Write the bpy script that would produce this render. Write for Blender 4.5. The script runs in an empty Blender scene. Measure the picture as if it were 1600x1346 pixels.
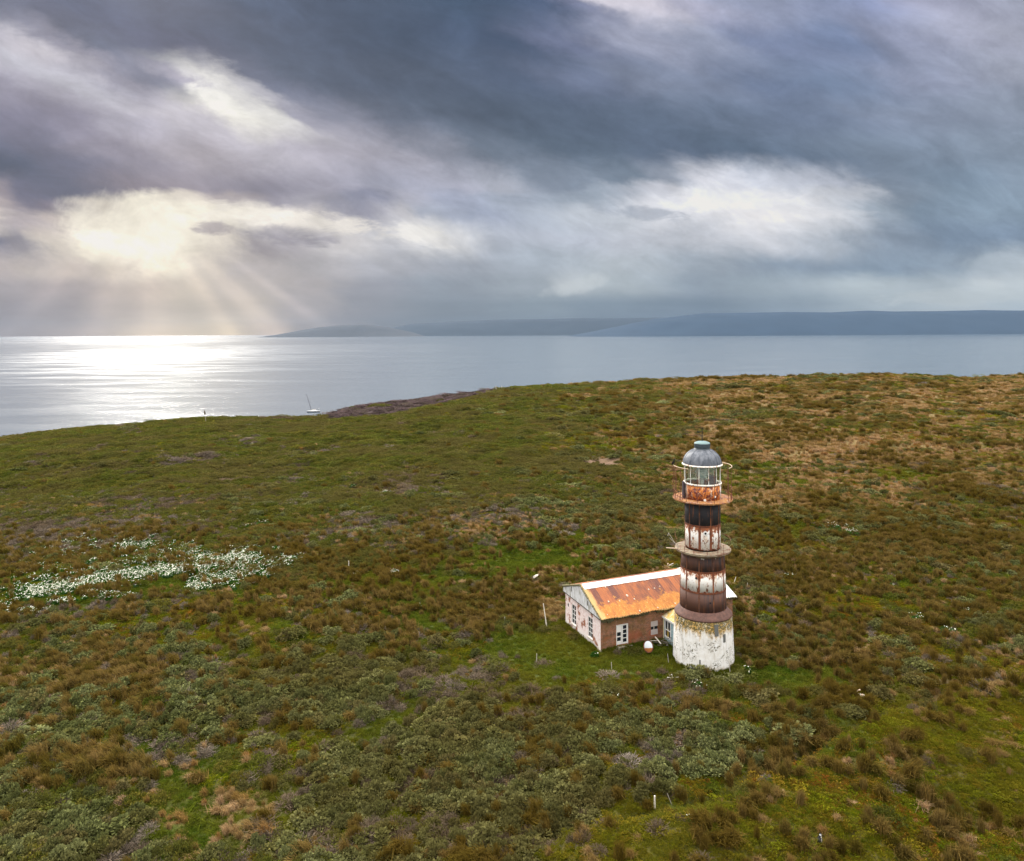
import bpy, math, random
import numpy as np
from mathutils import Vector, Matrix
random.seed(7)
C = bpy.context.scene.collection
SC = bpy.context.scene

# ---------------------------------------------------------------- camera
CAMZ = 66.0
F = 1150.0
ROLL = 0.0061
cd = bpy.data.cameras.new("camera"); cam = bpy.data.objects.new("camera", cd); C.objects.link(cam)
cd.sensor_fit = 'HORIZONTAL'; cd.sensor_width = 36.0; cd.lens = 36.0 * F / 1600.0
cd.shift_y = -(673.0 - 521.0) / 1600.0
cd.clip_start = 0.5; cd.clip_end = 300000
cam.location = (0, 0, CAMZ); cam.rotation_euler = (math.pi / 2, ROLL, 0)
SC.camera = cam
SC.view_settings.view_transform = 'Standard'; SC.view_settings.look = 'None'
SC.view_settings.exposure = 0.0; SC.view_settings.gamma = 1.0
SC.cycles.max_bounces = 6; SC.cycles.transparent_max_bounces = 6
SC.cycles.volume_bounces = 0

SUN_AZ = math.radians(-27.0); SUN_EL = math.radians(24.0)
SUN_STRENGTH = 3.4

# ---------------------------------------------------------------- node helper
class NT:
    def __init__(s, tree):
        s.t = tree; s.n = tree.nodes; s.l = tree.links
    def put(s, sock, v):
        if v is None: return
        if hasattr(v, 'is_linked') or isinstance(v, bpy.types.NodeSocket): s.l.new(v, sock)
        else:
            try: sock.default_value = v
            except Exception:
                sock.default_value = tuple(list(v) + [1.0]) if len(v) == 3 else v
    def m(s, op, a, b=None, c=None, clamp=False):
        x = s.n.new('ShaderNodeMath'); x.operation = op; x.use_clamp = clamp
        s.put(x.inputs[0], a)
        if b is not None: s.put(x.inputs[1], b)
        if c is not None: s.put(x.inputs[2], c)
        return x.outputs[0]
    def noise(s, vec, scale, detail=4, rough=0.55, dist=0.0, color=False, lac=2.0):
        x = s.n.new('ShaderNodeTexNoise'); s.put(x.inputs['Vector'], vec)
        x.inputs['Scale'].default_value = scale; x.inputs['Detail'].default_value = detail
        x.inputs['Roughness'].default_value = rough; x.inputs['Distortion'].default_value = dist
        x.inputs['Lacunarity'].default_value = lac
        return x.outputs['Color' if color else 'Fac']
    def ramp(s, fac, stops, interp='LINEAR'):
        x = s.n.new('ShaderNodeValToRGB'); x.color_ramp.interpolation = interp
        e = x.color_ramp.elements
        while len(e) < len(stops): e.new(0.5)
        for i, (p, c) in enumerate(stops):
            e[i].position = p
        for i, (p, c) in enumerate(stops):
            if not hasattr(c, '__len__'): c = (c, c, c)
            e[i].color = (c[0], c[1], c[2], 1)
        s.put(x.inputs[0], fac)
        return x.outputs[0]
    def mix(s, f, a, b, mode='MIX'):
        x = s.n.new('ShaderNodeMix'); x.data_type = 'RGBA'; x.blend_type = mode; x.clamp_factor = True
        s.put(x.inputs[0], f); s.put(x.inputs[6], a); s.put(x.inputs[7], b)
        return x.outputs[2]
    def step(s, v, lo, hi):
        x = s.n.new('ShaderNodeMapRange'); x.interpolation_type = 'SMOOTHSTEP'
        s.put(x.inputs[0], v); x.inputs[1].default_value = lo; x.inputs[2].default_value = hi
        x.inputs[3].default_value = 0; x.inputs[4].default_value = 1
        return x.outputs[0]
    def lin(s, v, lo, hi):
        x = s.n.new('ShaderNodeMapRange'); s.put(x.inputs[0], v)
        x.inputs[1].default_value = lo; x.inputs[2].default_value = hi
        return x.outputs[0]
    def xyz(s, x_, y_, z_):
        x = s.n.new('ShaderNodeCombineXYZ'); s.put(x.inputs[0], x_); s.put(x.inputs[1], y_); s.put(x.inputs[2], z_)
        return x.outputs[0]
    def sep(s, v):
        x = s.n.new('ShaderNodeSeparateXYZ'); s.put(x.inputs[0], v); return x.outputs
    def coord(s, k='Object'):
        x = s.n.new('ShaderNodeTexCoord'); return x.outputs[k]
    def mapv(s, v, scale=(1, 1, 1), rot=(0, 0, 0), loc=(0, 0, 0)):
        x = s.n.new('ShaderNodeMapping'); s.put(x.inputs[0], v)
        x.inputs['Scale'].default_value = scale; x.inputs['Rotation'].default_value = rot; x.inputs['Location'].default_value = loc
        return x.outputs[0]
    def bump(s, h, strength=0.5, dist=0.02, normal=None):
        x = s.n.new('ShaderNodeBump'); s.put(x.inputs['Height'], h)
        x.inputs['Strength'].default_value = strength; x.inputs['Distance'].default_value = dist
        if normal is not None: s.put(x.inputs['Normal'], normal)
        return x.outputs[0]

def s2l(c):
    return tuple(((v / 255.0) / 12.92 if v <= 10 else ((v / 255.0 + 0.055) / 1.055) ** 2.4) for v in c)

def material(name):
    m = bpy.data.materials.new(name); m.use_nodes = True
    m.node_tree.nodes.clear(); n = NT(m.node_tree)
    return m, n
def principled(n, color, rough=0.8, metal=0.0, normal=None, **kw):
    b = n.n.new('ShaderNodeBsdfPrincipled'); n.put(b.inputs['Base Color'], color)
    n.put(b.inputs['Roughness'], rough); n.put(b.inputs['Metallic'], metal)
    if normal is not None: n.put(b.inputs['Normal'], normal)
    for k, v in kw.items(): n.put(b.inputs[k.replace('_', ' ')], v)
    o = n.n.new('ShaderNodeOutputMaterial'); n.l.new(b.outputs[0], o.inputs[0])
    return b

# ---------------------------------------------------------------- world: a cloudy sky, laid out by direction
SKY_ROWS = [
 (0,   [(0,120,126,150),(60,105,112,138),(120,92,102,130),(250,98,107,132),(400,80,95,122),(600,80,95,120),(720,72,90,115),(820,82,97,126),(870,130,136,165),(930,222,218,232),(1000,212,208,222),(1080,180,180,202),(1180,158,165,192),(1280,148,158,190),(1350,150,160,196),(1450,158,160,184),(1600,166,170,190)]),
 (60,  [(0,190,190,204),(60,196,193,206),(110,150,150,170),(160,98,107,132),(250,92,100,128),(400,82,95,120),(650,78,93,118),(800,80,95,122),(880,112,120,148),(980,158,162,184),(1100,155,162,186),(1200,132,143,174),(1300,124,138,170),(1400,148,154,180),(1500,164,167,188),(1600,168,171,190)]),
 (125, [(0,150,148,168),(70,172,170,188),(130,188,188,203),(190,150,150,170),(240,122,127,150),(290,170,168,186),(330,225,224,226),(370,190,190,200),(410,108,116,140),(500,86,98,121),(700,88,100,122),(800,90,103,128),(900,112,122,148),(1000,128,137,160),(1100,126,136,160),(1200,116,129,157),(1300,120,135,163),(1430,142,149,173),(1600,164,169,188)]),
 (180, [(0,124,124,148),(100,136,134,156),(180,168,166,184),(280,198,195,208),(350,232,230,226),(410,224,223,224),(450,160,160,178),(520,134,138,158),(600,108,117,138),(700,95,107,128),(850,90,103,124),(1000,98,111,133),(1100,110,123,146),(1250,114,127,152),(1450,138,148,170),(1600,150,160,180)]),
 (240, [(0,86,98,126),(100,104,108,133),(200,140,137,155),(300,165,160,172),(400,178,175,188),(500,176,173,188),(600,172,171,187),(700,145,149,166),(800,110,121,139),(900,96,110,130),(1050,94,107,129),(1150,99,114,136),(1250,112,127,150),(1400,130,144,165),(1600,145,158,178)]),
 (288, [(0,150,142,154),(50,112,114,140),(120,98,103,128),(200,136,130,146),(300,148,142,156),(400,138,136,154),(500,160,158,175),(600,168,170,190),(700,178,180,199),(800,172,176,191),(900,130,140,158),(1000,118,131,149),(1050,150,158,175),(1110,218,219,230),(1200,206,210,224),(1300,194,199,215),(1380,135,148,168),(1500,130,147,168),(1600,140,155,175)]),
 (306, [(0,176,166,172),(60,120,118,140),(110,130,124,142),(160,214,206,198),(210,236,230,218),(300,214,206,200),(350,170,162,168),(420,150,147,162),(480,160,158,172),(560,140,143,165),(620,176,177,194),(700,160,166,188),(800,160,168,186),(950,150,160,176),(1040,196,198,210),(1120,228,229,236),(1220,222,224,233),(1340,206,210,222),(1400,140,153,172),(1500,131,148,168),(1600,139,155,175)]),
 (332, [(0,228,220,214),(40,176,168,176),(90,186,176,176),(140,230,222,212),(200,240,234,220),(330,240,234,222),(420,234,228,222),(480,200,195,198),(560,150,150,168),(610,196,195,204),(650,170,176,194),(750,158,166,188),(850,172,180,196),(950,190,196,208),(1040,222,223,232),(1200,242,240,245),(1300,216,219,229),(1370,165,176,192),(1450,134,151,172),(1600,138,155,175)]),
 (372, [(0,112,114,137),(50,140,138,152),(100,206,198,192),(150,238,231,218),(270,242,235,221),(340,222,214,206),(400,160,155,165),(450,170,166,176),(540,206,203,208),(600,200,200,208),(660,236,234,236),(720,214,215,222),(790,174,180,195),(900,178,184,199),(1050,196,200,212),(1200,208,210,220),(1300,176,183,196),(1400,140,153,172),(1500,126,143,166),(1600,129,146,169)]),
 (415, [(0,178,170,174),(60,192,184,184),(130,196,186,184),(200,214,204,196),(260,236,228,214),(310,214,205,198),(400,186,180,184),(500,178,176,184),(600,170,172,184),(750,160,167,182),(850,162,171,185),(900,172,181,194),(970,182,190,201),(1100,164,174,189),(1250,138,152,171),(1400,134,150,170),(1520,146,160,178),(1600,180,190,202)]),
 (448, [(0,160,156,166),(120,168,161,168),(220,188,178,176),(300,208,198,190),(380,196,188,186),(480,178,174,181),(560,150,154,169),(700,142,152,168),(830,156,166,180),(900,190,197,206),(960,176,186,197),(1100,150,163,180),(1200,156,169,184),(1350,180,191,201),(1480,172,183,195),(1560,196,204,212),(1600,190,199,208)]),
 (480, [(0,146,145,158),(100,152,149,159),(200,180,172,172),(300,196,188,182),(400,196,188,184),(480,170,167,175),(560,138,144,159),(700,124,137,154),(850,134,149,165),(950,126,142,160),(1100,124,141,161),(1250,142,157,174),(1400,172,184,196),(1500,184,194,204),(1600,178,190,202)]),
 (521, [(0,152,149,158),(120,176,168,170),(220,214,201,188),(350,224,210,191),(430,196,185,181),(520,150,152,163),(600,124,136,152),(720,114,130,148),(900,118,134,152),(1050,116,134,156),(1300,128,146,168),(1600,132,150,172)]),
]
def build_world():
    w = bpy.data.worlds.new("World"); SC.world = w; w.use_nodes = True
    w.node_tree.nodes.clear(); n = NT(w.node_tree)
    d = n.coord('Generated'); X, Y, Z = n.sep(d)
    ys = n.m('MAXIMUM', n.m('ABSOLUTE', Y), 0.12)
    a = n.m('DIVIDE', X, ys); b = n.m('DIVIDE', Z, ys)
    # cloud-space coordinates: streaks run from upper left to lower right
    q = n.xyz(a, b, n.m('MULTIPLY', Y, 0.5))
    st = n.mapv(n.mapv(q, rot=(0, 0, math.radians(30))), scale=(1.5, 4.2, 1.0))
    st2 = n.mapv(n.mapv(q, rot=(0, 0, math.radians(14))), scale=(2.8, 6.4, 1.0))
    horizonflat = n.mapv(q, scale=(2.2, 16.0, 1.0))
    w1 = n.sep(n.noise(st, 1.7, 3, 0.5, color=True)); w2 = n.sep(n.noise(st2, 2.6, 9, 0.63, color=True, dist=0.25))
    w3 = n.sep(n.noise(q, 26.0, 5, 0.65, color=True))
    def off(s, amp): return n.m('MULTIPLY', n.m('SUBTRACT', s, 0.5), amp)
    lowf = n.step(b, 0.015, 0.13)          # calmer, flatter texture near the horizon
    P = n.m('ADD', n.m('MULTIPLY_ADD', a, F, 800.0), n.m('ADD', off(w1[0], 90), n.m('ADD', off(w2[0], 130), off(w3[0], 26))))
    wy = n.m('ADD', off(w1[1], 36), n.m('ADD', off(w2[1], 62), off(w3[1], 15)))
    Q = n.m('ADD', n.m('MULTIPLY_ADD', b, -F, 521.0), n.m('MULTIPLY', wy, n.m('MULTIPLY_ADD', lowf, 0.85, 0.15)))
    col = None; pq = None
    for (yq, stops) in SKY_ROWS:
        st_ = [((p + 200) / 2000.0, s2l((r, g, bb))) for (p, r, g, bb) in stops]
        k = 1.7 if yq < 250 else (1.1 if yq < 300 else (0.6 if yq < 380 else 0.0))
        dq = n.m('MINIMUM', n.m('MAXIMUM', n.m('SUBTRACT', Q, float(yq)), -80.0), 80.0)
        rc = n.ramp(n.lin(n.m('MULTIPLY_ADD', dq, -k, P), -200.0, 1800.0), st_, 'EASE')
        if col is None: col = rc
        else: col = n.mix(n.step(Q, pq, yq), col, rc)
        pq = yq
    Pr = n.m('MULTIPLY_ADD', a, F, 800.0); Qr = n.m('MULTIPLY_ADD', b, -F, 521.0)
    bil = n.noise(q, 7.0, 9, 0.66, dist=0.35); bil2 = n.noise(n.mapv(q, scale=(9, 26, 1)), 1.6, 8, 0.68, dist=0.4)
    def cloudlet(col, cx, cy, rx, ry, c, op, tilt=0.0, nz=bil2, th=0.5):
        dx = n.m('DIVIDE', n.m('SUBTRACT', Pr, cx), rx); dy = n.m('DIVIDE', n.m('SUBTRACT', n.m('SUBTRACT', Qr, cy), n.m('MULTIPLY', n.m('SUBTRACT', Pr, cx), tilt)), ry)
        rr = n.m('ADD', n.m('MULTIPLY', dx, dx), n.m('MULTIPLY', dy, dy))
        v = n.m('SUBTRACT', n.m('MULTIPLY', n.m('SUBTRACT', nz, 0.36), 4.2), rr)
        return n.mix(n.m('MULTIPLY', n.step(v, -0.35, 0.75), op), col, s2l(c) + (1,))
    col = cloudlet(col, 215, 350, 150, 62, (243, 237, 226), 0.85, 0.15, bil)
    col = cloudlet(col, 480, 345, 210, 24, (238, 232, 226), 0.75, 0.10)
    col = cloudlet(col, 660, 366, 70, 17, (238, 236, 236), 0.8, 0.30)
    col = cloudlet(col, 352, 158, 62, 20, (238, 237, 234), 0.75, 0.5, bil2)
    col = cloudlet(col, 75, 75, 130, 20, (205, 202, 212), 0.6, 0.55, bil)
    col = cloudlet(col, 1185, 322, 165, 26, (240, 239, 245), 0.5, 0.06, bil2)
    col = cloudlet(col, 330, 355, 46, 13, (156, 148, 158), 0.75)
    col = cloudlet(col, 460, 368, 95, 20, (148, 145, 160), 0.75, 0.08)
    col = cloudlet(col, 905, 447, 62, 15, (194, 201, 209), 0.8, -0.22, bil)
    col = cloudlet(col, 1500, 468, 160, 16, (190, 199, 207), 0.75, -0.04)
    col = cloudlet(col, 1560, 415, 70, 22, (178, 189, 202), 0.6, -0.1, bil)
    col = cloudlet(col, 1010, 335, 90, 14, (150, 158, 175), 0.6, 0.1)
    # fine streak structure
    f1 = n.noise(st2, 3.4, 8, 0.66, dist=0.6); f2 = n.noise(horizonflat, 2.2, 6, 0.6)
    f3 = n.noise(st, 3.1, 7, 0.62, dist=0.4)
    det = n.m('ADD', n.m('MULTIPLY', n.m('SUBTRACT', f1, 0.5), n.m('MULTIPLY', lowf, 1.1)), n.m('MULTIPLY', n.m('SUBTRACT', f2, 0.5), n.m('MULTIPLY_ADD', lowf, -0.45, 0.55)))
    det = n.m('ADD', det, n.m('MULTIPLY', n.m('SUBTRACT', f3, 0.5), n.m('MULTIPLY', lowf, 1.15)))
    det = n.m('ADD', det, n.m('MULTIPLY', n.m('SUBTRACT', bil, 0.5), n.m('MULTIPLY_ADD', lowf, 0.55, 0.25)))
    col = n.mix(1.0, col, (1.02, 1.015, 0.98, 1), 'MULTIPLY'); gm = n.n.new('ShaderNodeGamma'); n.put(gm.inputs[0], col); gm.inputs[1].default_value = 1.06; col = gm.outputs[0]
    gain = n.m('POWER', 2.0, n.m('MULTIPLY', det, 1.05))
    col = n.mix(1.0, col, n.xyz(gain, gain, gain), 'MULTIPLY')
    # slanting shafts of light below the break in the clouds
    ry = n.m('SUBTRACT', 300.0, 0.0)
    ang = n.m('DIVIDE', n.m('SUBTRACT', Pr, 222.0), n.m('MAXIMUM', n.m('SUBTRACT', Qr, 300.0), 30.0))
    rays = n.noise(n.xyz(ang, n.m('MULTIPLY', Qr, 0.0006), 0.0), 5.0, 3, 0.5)
    beams = None
    for (a0_, w_, h_) in ((-0.95, 0.16, 0.55), (-0.35, 0.14, 0.5), (0.12, 0.20, 0.9), (0.62, 0.10, 0.8), (0.95, 0.12, 1.0), (1.38, 0.09, 0.8)):
        d_ = n.m('DIVIDE', n.m('SUBTRACT', ang, a0_), w_); g_ = n.m('MULTIPLY', n.m('POWER', 2.718, n.m('MULTIPLY', n.m('MULTIPLY', d_, d_), -1.0)), h_)
        beams = g_ if beams is None else n.m('ADD', beams, g_)
    rm = n.m('MULTIPLY', n.step(Qr, 370, 470), n.m('SUBTRACT', 1.0, n.step(n.m('ABSOLUTE', ang), 1.3, 2.2)))
    rg = n.m('MULTIPLY', rm, n.m('SUBTRACT', n.m('MULTIPLY', beams, n.m('MULTIPLY_ADD', rays, 1.0, 0.5)), 0.25))
    rr_ = n.m('MULTIPLY_ADD', rg, 0.34, 1.0); rgg = n.m('MULTIPLY_ADD', rg, 0.30, 1.0); rb_ = n.m('MULTIPLY_ADD', rg, 0.25, 1.0)
    col = n.mix(1.0, col, n.xyz(rr_, rgg, rb_), 'MULTIPLY')
    col = n.mix(1.0, col, (0.88, 0.855, 0.82, 1), "DARKEN")
    # overhead and behind the viewer: unseen overcast, brightened to light the ground and tower
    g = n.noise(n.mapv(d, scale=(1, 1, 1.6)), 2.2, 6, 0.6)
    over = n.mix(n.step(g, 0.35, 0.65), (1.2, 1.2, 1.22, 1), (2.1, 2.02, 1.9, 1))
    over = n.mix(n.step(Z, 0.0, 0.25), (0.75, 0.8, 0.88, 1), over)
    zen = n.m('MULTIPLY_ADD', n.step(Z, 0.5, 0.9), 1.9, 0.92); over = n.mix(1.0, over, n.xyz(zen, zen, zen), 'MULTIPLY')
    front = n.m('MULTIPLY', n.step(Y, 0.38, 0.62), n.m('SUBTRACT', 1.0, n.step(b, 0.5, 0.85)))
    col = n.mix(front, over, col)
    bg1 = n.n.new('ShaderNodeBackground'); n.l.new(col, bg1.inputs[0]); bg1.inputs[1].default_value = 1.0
    sky = n.n.new('ShaderNodeTexSky'); sky.sky_type = 'NISHITA'; sky.sun_disc = False
    sky.sun_elevation = SUN_EL; sky.sun_rotation = SUN_AZ
    bg2 = n.n.new('ShaderNodeBackground'); n.l.new(sky.outputs[0], bg2.inputs[0]); bg2.inputs[1].default_value = 0.08
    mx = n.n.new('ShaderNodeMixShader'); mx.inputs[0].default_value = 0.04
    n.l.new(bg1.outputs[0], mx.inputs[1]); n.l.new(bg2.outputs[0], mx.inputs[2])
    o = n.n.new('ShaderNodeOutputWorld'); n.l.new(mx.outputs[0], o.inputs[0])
    w.cycles.sampling_method = 'MANUAL'; w.cycles.sample_map_resolution = 512
build_world()

sd = bpy.data.lights.new("sun", 'SUN'); sd.energy = SUN_STRENGTH; sd.angle = math.radians(11); sd.color = (1.0, 0.94, 0.85)
sun = bpy.data.objects.new("sun", sd); C.objects.link(sun)
dirv = Vector((math.sin(SUN_AZ) * math.cos(SUN_EL), math.cos(SUN_AZ) * math.cos(SUN_EL), math.sin(SUN_EL)))
sun.rotation_euler = dirv.to_track_quat('Z', 'Y').to_euler()
sun.location = (0, 0, 200)

# ---------------------------------------------------------------- numpy noise
def _h(ix, iy, seed):
    n = (ix.astype(np.int64) * 374761393 + iy.astype(np.int64) * 668265263 + seed * 974634777) & 0xffffffff
    n = ((n ^ (n >> 13)) * 1274126177) & 0xffffffff
    n = n ^ (n >> 16)
    return (n & 0xffffff) / float(0xffffff)
def vnoise(x, y, seed=0):
    x = np.asarray(x, float); y = np.asarray(y, float)
    ix = np.floor(x); iy = np.floor(y); fx = x - ix; fy = y - iy
    fx = fx * fx * (3 - 2 * fx); fy = fy * fy * (3 - 2 * fy)
    a = _h(ix, iy, seed); b = _h(ix + 1, iy, seed); c = _h(ix, iy + 1, seed); d = _h(ix + 1, iy + 1, seed)
    return (a + (b - a) * fx) * (1 - fy) + (c + (d - c) * fx) * fy
def fbm(x, y, seed=0, octs=4, gain=0.5):
    s = 0; amp = 1; tot = 0
    for i in range(octs):
        s = s + amp * vnoise(x * 2 ** i + 17.3 * i, y * 2 ** i - 9.1 * i, seed + i); tot += amp; amp *= gain
    return s / tot
def sstep(v, lo, hi):
    t = np.clip((v - lo) / (hi - lo), 0, 1); return t * t * (3 - 2 * t)

# ---------------------------------------------------------------- terrain height
G0 = CAMZ - 33.3
TX, TY = 19.3, 75.0                     # lighthouse axis
AX, AY = 9.06, 76.8                     # near corner of the house
HU = np.array([math.cos(math.radians(22.5)), math.sin(math.radians(22.5))]); HW = np.array([-HU[1], HU[0]])
SIL = np.array([(-900,800),(-400,742),(0,690),(100,676),(200,667),(260,661),(320,657),(400,656),(500,656),(512,652),(530,644),(560,637),(600,631),(640,627),(700,618),(760,612),(800,609),(900,602),(1000,597),(1100,592),(1160,590),(1250,590),(1350,587),(1400,587),(1450,589),(1500,593),(1530,591),(1600,587),(2000,583),(2800,590)], float)
DED = np.array([(-900,200),(0,300),(300,345),(500,365),(515,385),(560,410),(700,440),(800,450),(1160,530),(1600,565),(2800,560)], float)
BANK = np.array([(-6,46),(2.9,47.6),(8.4,48.4),(13,50),(17.3,52.4),(25.2,57.9),(34.3,63.7),(44,68.3),(60,76)], float)
def height(x, y):
    x = np.asarray(x, float); y = np.asarray(y, float)
    yy = np.maximum(y, 5.0); px = 800 + F * np.clip(x / yy, -2.0, 2.0)
    v = np.interp(px, SIL[:, 0], SIL[:, 1]) - 521 + ROLL * (px - 800)
    D = np.interp(px, DED[:, 0], DED[:, 1]); he = -v * D / F
    s = yy / D
    k = sstep(s, 0.22, 1.0) * 0.55 + np.clip((s - 0.22) / 0.78, 0, 1) * 0.45
    h = -33.3 + (he + 33.3) * k
    over = np.maximum(yy - D, 0)
    h = h - np.where(over > 0, 0.012 * over ** 2, 0)
    h = np.maximum(h, -74.0)
    dt = np.hypot(x - TX, y - TY); dh = np.hypot(x - AX - 6, y - AY - 6)
    flat = 1 - sstep(np.minimum(dt / 9.0, dh / 15.0), 0.6, 1.3)
    edgefade = 1 - 0.75 * sstep(s, 0.75, 1.0)
    und = (fbm(x / 38, y / 38, 3, 3) - 0.5) * 3.2 * sstep(yy, 60, 140) * edgefade + (fbm(x / 11, y / 9, 5, 3) - 0.5) * 1.3 * np.clip(edgefade, .4, 1)
    yl = np.interp(x, BANK[:, 0], BANK[:, 1]); dd = yl - y + (fbm(x / 3, y / 3, 12, 2) - 0.5) * 1.4
    xm = sstep(x, 0, 5)
    bank = (1.6 * sstep(dd, 0, 1.6) * (1 - 0.9 * sstep(dd, 3, 14)) - 1.1 * np.exp(-((dd + 0.7) / 0.9) ** 2)) * xm
    lump = (vnoise(x / 1.7, y / 1.7, 21) ** 2) * 0.42 + vnoise(x / 0.7, y / 0.7, 22) * 0.16
    far = np.clip(yy / 130, 1, 3.0)
    lump2 = (vnoise(x / (1.7 * 3.2), y / (1.7 * 3.2), 23) ** 2) * 1.7 * sstep(yy, 110, 220) * edgefade
    return CAMZ + h + (und + lump + lump2 + bank) * (1 - flat) - 0.05 * (1 - flat)
def ground_pt(px, py):
    dx = px - 800.0; up = -(py - 521.0)
    X = dx + up * ROLL; Z = -dx * ROLL + up
    ys = np.linspace(36, 640, 6000)
    zz = CAMZ + Z * ys / F; hh = height(X * ys / F, ys)
    i = np.argmax(zz < hh)
    if zz[i] >= hh[i]: i = len(ys) - 1
    return (float(X * ys[i] / F), float(ys[i]), float(hh[i]))
def to_px(x, y, z):
    rx, rz = x / y * F, (z - CAMZ) / y * F
    dx = rx - rz * ROLL; up = rz + rx * ROLL
    return 800 + dx, 521 - up

# ---------------------------------------------------------------- object helpers
def link(o, parent=None):
    C.objects.link(o)
    if parent is not None: o.parent = parent
    return o
def tag(o, label=None, cat=None, group=None, kind=None):
    if label: o['label'] = label
    if cat: o['category'] = cat
    if group: o['group'] = group
    if kind: o['kind'] = kind
    return o
def empty(name, loc=(0, 0, 0), rz=0.0):
    o = bpy.data.objects.new(name, None); o.location = loc; o.rotation_euler = (0, 0, rz); o.empty_display_size = 0.5
    C.objects.link(o); return o
class MB:
    def __init__(s): s.v = []; s.f = []; s.mi = []; s.cur = 0
    def add(s, vs, fs):
        b = len(s.v); s.v += [tuple(map(float, p)) for p in vs]; s.f += [tuple(b + i for i in f) for f in fs]; s.mi += [s.cur] * len(fs)
    def box(s, x0, y0, z0, x1, y1, z1):
        s.add([(x0,y0,z0),(x1,y0,z0),(x1,y1,z0),(x0,y1,z0),(x0,y0,z1),(x1,y0,z1),(x1,y1,z1),(x0,y1,z1)],
              [(0,3,2,1),(4,5,6,7),(0,1,5,4),(1,2,6,5),(2,3,7,6),(3,0,4,7)])
    def tube(s, p0, p1, r0, r1=None, seg=8, cap=True):
        r1 = r0 if r1 is None else r1
        p0 = Vector(p0); p1 = Vector(p1); d = (p1 - p0).normalized()
        a = d.orthogonal().normalized(); b = d.cross(a)
        vs = []
        for (p, r) in ((p0, r0), (p1, r1)):
            for i in range(seg):
                t = 2 * math.pi * i / seg; vs.append(p + a * (r * math.cos(t)) + b * (r * math.sin(t)))
        fs = [(i, (i + 1) % seg, seg + (i + 1) % seg, seg + i) for i in range(seg)]
        if cap: fs += [tuple(range(seg - 1, -1, -1)), tuple(range(seg, 2 * seg))]
        s.add(vs, fs)
    def lathe(s, prof, seg=48, a0=0.0, a1=2 * math.pi, cx=0, cy=0):
        full = abs(a1 - a0 - 2 * math.pi) < 1e-6; m = seg if full else seg + 1
        vs = []
        for (r, z) in prof:
            for i in range(m):
                t = a0 + (a1 - a0) * i / seg; vs.append((cx + r * math.cos(t), cy + r * math.sin(t), z))
        fs = []
        for j in range(len(prof) - 1):
            for i in range(seg):
                i2 = (i + 1) % m
                fs.append((j * m + i, j * m + i2, (j + 1) * m + i2, (j + 1) * m + i))
        s.add(vs, fs)
    def poly_prism(s, pts, axis_off):
        n_ = len(pts); o = Vector(axis_off)
        vs = [Vector(p) for p in pts] + [Vector(p) + o for p in pts]
        fs = [tuple(range(n_)), tuple(range(2 * n_ - 1, n_ - 1, -1))] + [(i, n_ + i, n_ + (i + 1) % n_, (i + 1) % n_) for i in range(n_)]
        s.add(vs, fs)
    def loft(s, rings, cap=True):
        m = len(rings[0]); vs = [p for r in rings for p in r]; fs = []
        for j in range(len(rings) - 1):
            for i in range(m): fs.append((j*m+i, j*m+(i+1)%m, (j+1)*m+(i+1)%m, (j+1)*m+i))
        if cap: fs += [tuple(range(m-1,-1,-1)), tuple((len(rings)-1)*m+i for i in range(m))]
        s.add(vs, fs)
    def build(s, name, mat, parent=None, smooth=False, fix=False):
        me = bpy.data.meshes.new(name); me.from_pydata(s.v, [], s.f)
        mats = mat if isinstance(mat, (list, tuple)) else [mat]
        for mm in mats: me.materials.append(mm)
        me.polygons.foreach_set('material_index', s.mi)
        if smooth: me.polygons.foreach_set('use_smooth', [True] * len(me.polygons))
        me.update()
        if fix:
            import bmesh
            bm = bmesh.new(); bm.from_mesh(me); bmesh.ops.recalc_face_normals(bm, faces=bm.faces); bm.to_mesh(me); bm.free()
        o = bpy.data.objects.new(name, me); return link(o, parent)
def np_mesh(name, V, Fq, mats=(), mi=None, smooth=False):
    V = np.ascontiguousarray(V, dtype=np.float32); Fq = np.ascontiguousarray(Fq, dtype=np.int32)
    me = bpy.data.meshes.new(name); k = Fq.shape[1]
    me.vertices.add(len(V)); me.vertices.foreach_set('co', V.ravel())
    me.loops.add(Fq.size); me.loops.foreach_set('vertex_index', Fq.ravel())
    me.polygons.add(len(Fq)); me.polygons.foreach_set('loop_start', np.arange(0, Fq.size, k, dtype=np.int32))
    for m in mats: me.materials.append(m)
    if mi is not None: me.polygons.foreach_set('material_index', np.asarray(mi, np.int32))
    if smooth: me.polygons.foreach_set('use_smooth', np.ones(len(Fq), bool))
    me.update(calc_edges=True); me.validate(); return me

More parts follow.
